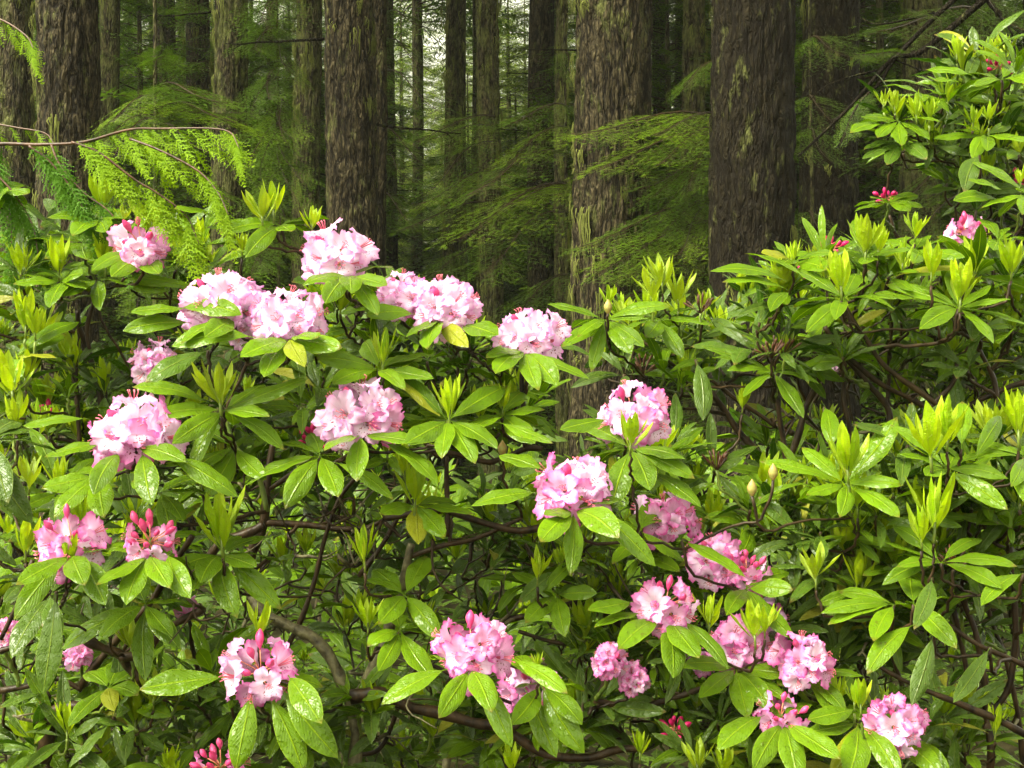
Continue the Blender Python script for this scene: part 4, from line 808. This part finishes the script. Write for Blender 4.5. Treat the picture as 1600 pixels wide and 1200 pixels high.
# ------------------------------------------------------------------ cedar bough, upper left
def frond_mesh(seed, m):
    """small drooping spray of scale leaves: rachis, alternate side sprigs, each with toothed scales"""
    rs = np.random.RandomState(seed); mb = MB(); n = 15; Lf = .105; X = np.linspace(0, Lf, n); P = np.stack([X, .006*np.sin(X*25+rs.uniform(0, 6)), -.25*X*X/Lf], 1)
    V = []; rr = []
    def sprig(q, d, l, c):
        wd = np.array([-d[1], d[0], rs.uniform(-.3, .3)]); m_ = max(3, int(l/.0034))
        V.extend([q-wd*.0009, q+wd*.0009, q+d*l]); rr.extend([c]*3)
        for f in range(m_):
            b = q+d*l*(f/m_); s2 = 1 if f % 2 else -1; e = 1.1-.6*f/m_
            V.extend([b-d*.0006, b+d*.0026, b+d*.0042*e+wd*s2*.0034*e]); rr.extend([min(1, max(0, c+rs.uniform(-.1, .15)))]*3)
    sprig(P[0], nrm(P[-1]-P[0]), Lf, .5)
    for i in range(1, n):
        t = i/n; env = .030*min(1, (1.04-t)*1.7)*min(1, .45+t*3)*rs.uniform(.6, 1.2)
        for sd in (-1, 1):
            if rs.rand() < .12: continue
            env *= rs.uniform(.6, 1.2); a = R(rs.uniform(22, 55))*sd; sprig(P[i], np.array([math.cos(a), math.sin(a), rs.uniform(-.3, .1)]), env, np.clip(.3+.5*t+rs.uniform(-.2, .2), 0, 1))
    V = np.array(V); mb.add(V, None, np.arange(len(V)).reshape(-1, 3), None, np.array(rr)); return mb.mesh('frond', [m], False)
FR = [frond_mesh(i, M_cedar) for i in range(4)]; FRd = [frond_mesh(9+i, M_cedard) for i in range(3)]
t = thing('cedar_tree', (px_x(-420, 3.1), 3.1, 0), 'cedar off the left edge whose drooping bright green bough reaches in at upper left', 'tree'); base = np.array(t.location)
link('trunk', trunk_mesh(.12, 4, 88, M_bark, 1, htop=6), t)
def cedar_br(pts, d0, d1, r0, r1, nf, dark=False, start=0., dn=.9, sc=(.8, 1.1)):
    n = len(pts); nf = int(nf*1.25); P = spline([at(x, y, d0+(d1-d0)*i/(n-1)) for i, (x, y) in enumerate(pts)], 8)
    mb = MB(); tube(mb, P-base, np.linspace(r0, r1, len(P)), 6, .5); link('branch', mb.mesh('branch', [M_cwood]), t)
    for k in range(nf):
        f = start+(1-start)*(k+.5)/nf; i = min(len(P)-2, int(f*(len(P)-1))); tg = nrm(P[i+1]-P[i]); sd = 1 if k % 2 else -1
        dr = nrm(tg*ruv(.5, 1.3)+np.array([0, 0, -dn])*ruv(.5, 1.1)+np.array([0, sd*ruv(.05, .6), 0])); 
        # frame: x = dr, z roughly towards the camera
        x = Vector(dr); z = Vector(nrm([ruv(-.3, .3), -1, .35])); y = z.cross(x).normalized(); z = x.cross(y)
        rot = Matrix((x, y, z)).transposed().to_euler()
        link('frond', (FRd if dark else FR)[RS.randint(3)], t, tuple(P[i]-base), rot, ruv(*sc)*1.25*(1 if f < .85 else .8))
cedar_br([(-420, 300), (-200, 245), (-20, 226), (60, 226), (130, 222), (200, 203), (252, 201), (350, 203), (374, 231)], 3.0, 2.7, .0055, .001, 22, start=.5, sc=(.6, .95))
cedar_br([(112, 222), (154, 238), (210, 280), (245, 301), (290, 336), (311, 381)], 2.72, 2.7, .003, .001, 16)
cedar_br([(203, 217), (250, 235), (308, 266), (340, 300), (357, 336)], 2.72, 2.65, .003, .001, 14, sc=(.65, .9))
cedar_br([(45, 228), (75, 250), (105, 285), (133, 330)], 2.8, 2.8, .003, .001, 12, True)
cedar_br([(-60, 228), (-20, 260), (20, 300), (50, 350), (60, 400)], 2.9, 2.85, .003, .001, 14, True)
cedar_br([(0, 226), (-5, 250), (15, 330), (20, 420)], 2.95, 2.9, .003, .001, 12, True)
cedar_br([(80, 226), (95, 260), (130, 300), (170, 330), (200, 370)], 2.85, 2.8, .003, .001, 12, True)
cedar_br([(-80, 200), (-40, 190), (30, 200), (70, 208), (85, 225)], 3.0, 2.9, .003, .001, 8, sc=(.4, .6))
cedar_br([(-120, 20), (-60, 15), (0, 30), (40, 55), (52, 75)], 2.8, 2.7, .003, .001, 9, sc=(.5, .7), start=.3)

# ------------------------------------------------------------------ the misty air under the canopy
hz, n_ = mat('mist'); g = G(n_); pv_ = g.new('ShaderNodeVolumePrincipled'); pv_.inputs['Density'].default_value = .0006; pv_.inputs['Color'].default_value = (.93, .97, .88, 1)
o_ = g.new('ShaderNodeOutputMaterial'); n_.links.new(pv_.outputs[0], o_.inputs['Volume'])
mb = MB(); x0, x1, y0, y1, z0, z1 = -45, 45, -3, 75, -2, 26
mb.add([(x, y, z) for x in (x0, x1) for y in (y0, y1) for z in (z0, z1)], [(0, 1, 3, 2), (4, 6, 7, 5), (0, 4, 5, 1), (2, 3, 7, 6), (0, 2, 6, 4), (1, 5, 7, 3)])
tag(link('haze', mb.mesh('haze', [hz], False)), 'thin pale mist filling the forest', kind='stuff')
# ------------------------------------------------------------------ ground, ground cover
mb = MB(); n = 90; gx = np.linspace(-1, 1, n); gx = np.sign(gx)*np.abs(gx)**2.2*150; X, Y = np.meshgrid(gx, gx+0); Y = Y+20
Z = (vnoise(np.stack([X.ravel()*.6, Y.ravel()*.6, X.ravel()*0], 1), 4)-.5)*.16+(vnoise(np.stack([X.ravel()*2.6, Y.ravel()*2.6, X.ravel()*0], 1), 6)-.5)*.05
q = [(i*n+j, i*n+j+1, (i+1)*n+j+1, (i+1)*n+j) for i in range(n-1) for j in range(n-1)]
mb.add(np.stack([X.ravel(), Y.ravel(), Z], 1), q); tag(link('ground', mb.mesh('ground', [M_floor])), 'dark forest floor', kind='structure')
mb = MB(); rs = np.random.RandomState(5)
for k in range(16000):
    y = rs.uniform(4.6, 19); x = rs.uniform(-.42, .42)*y; h = .05+.38*rs.rand()**2*(vnoise(np.array([[x*.9, y*.9, 0]]), 9)[0]+.2); a = rs.uniform(0, 6.28); l = rs.uniform(.04, .10)
    d = np.array([math.cos(a), math.sin(a), rs.uniform(-.3, .5)]); wd = np.array([-math.sin(a), math.cos(a), rs.uniform(-.3, .3)])*l*.28; p = np.array([x, y, h])
    mb.add([p, p+d*l*.5+wd, p+d*l, p+d*l*.5-wd], [(0, 1, 2, 3)], None, [(.5, 0), (1, .5), (.5, 1), (0, .5)], rs.rand())
tag(link('ground_cover', mb.mesh('ground_cover', [M_leafd])), 'low leafy ground cover under the trees', 'ground cover', kind='stuff')
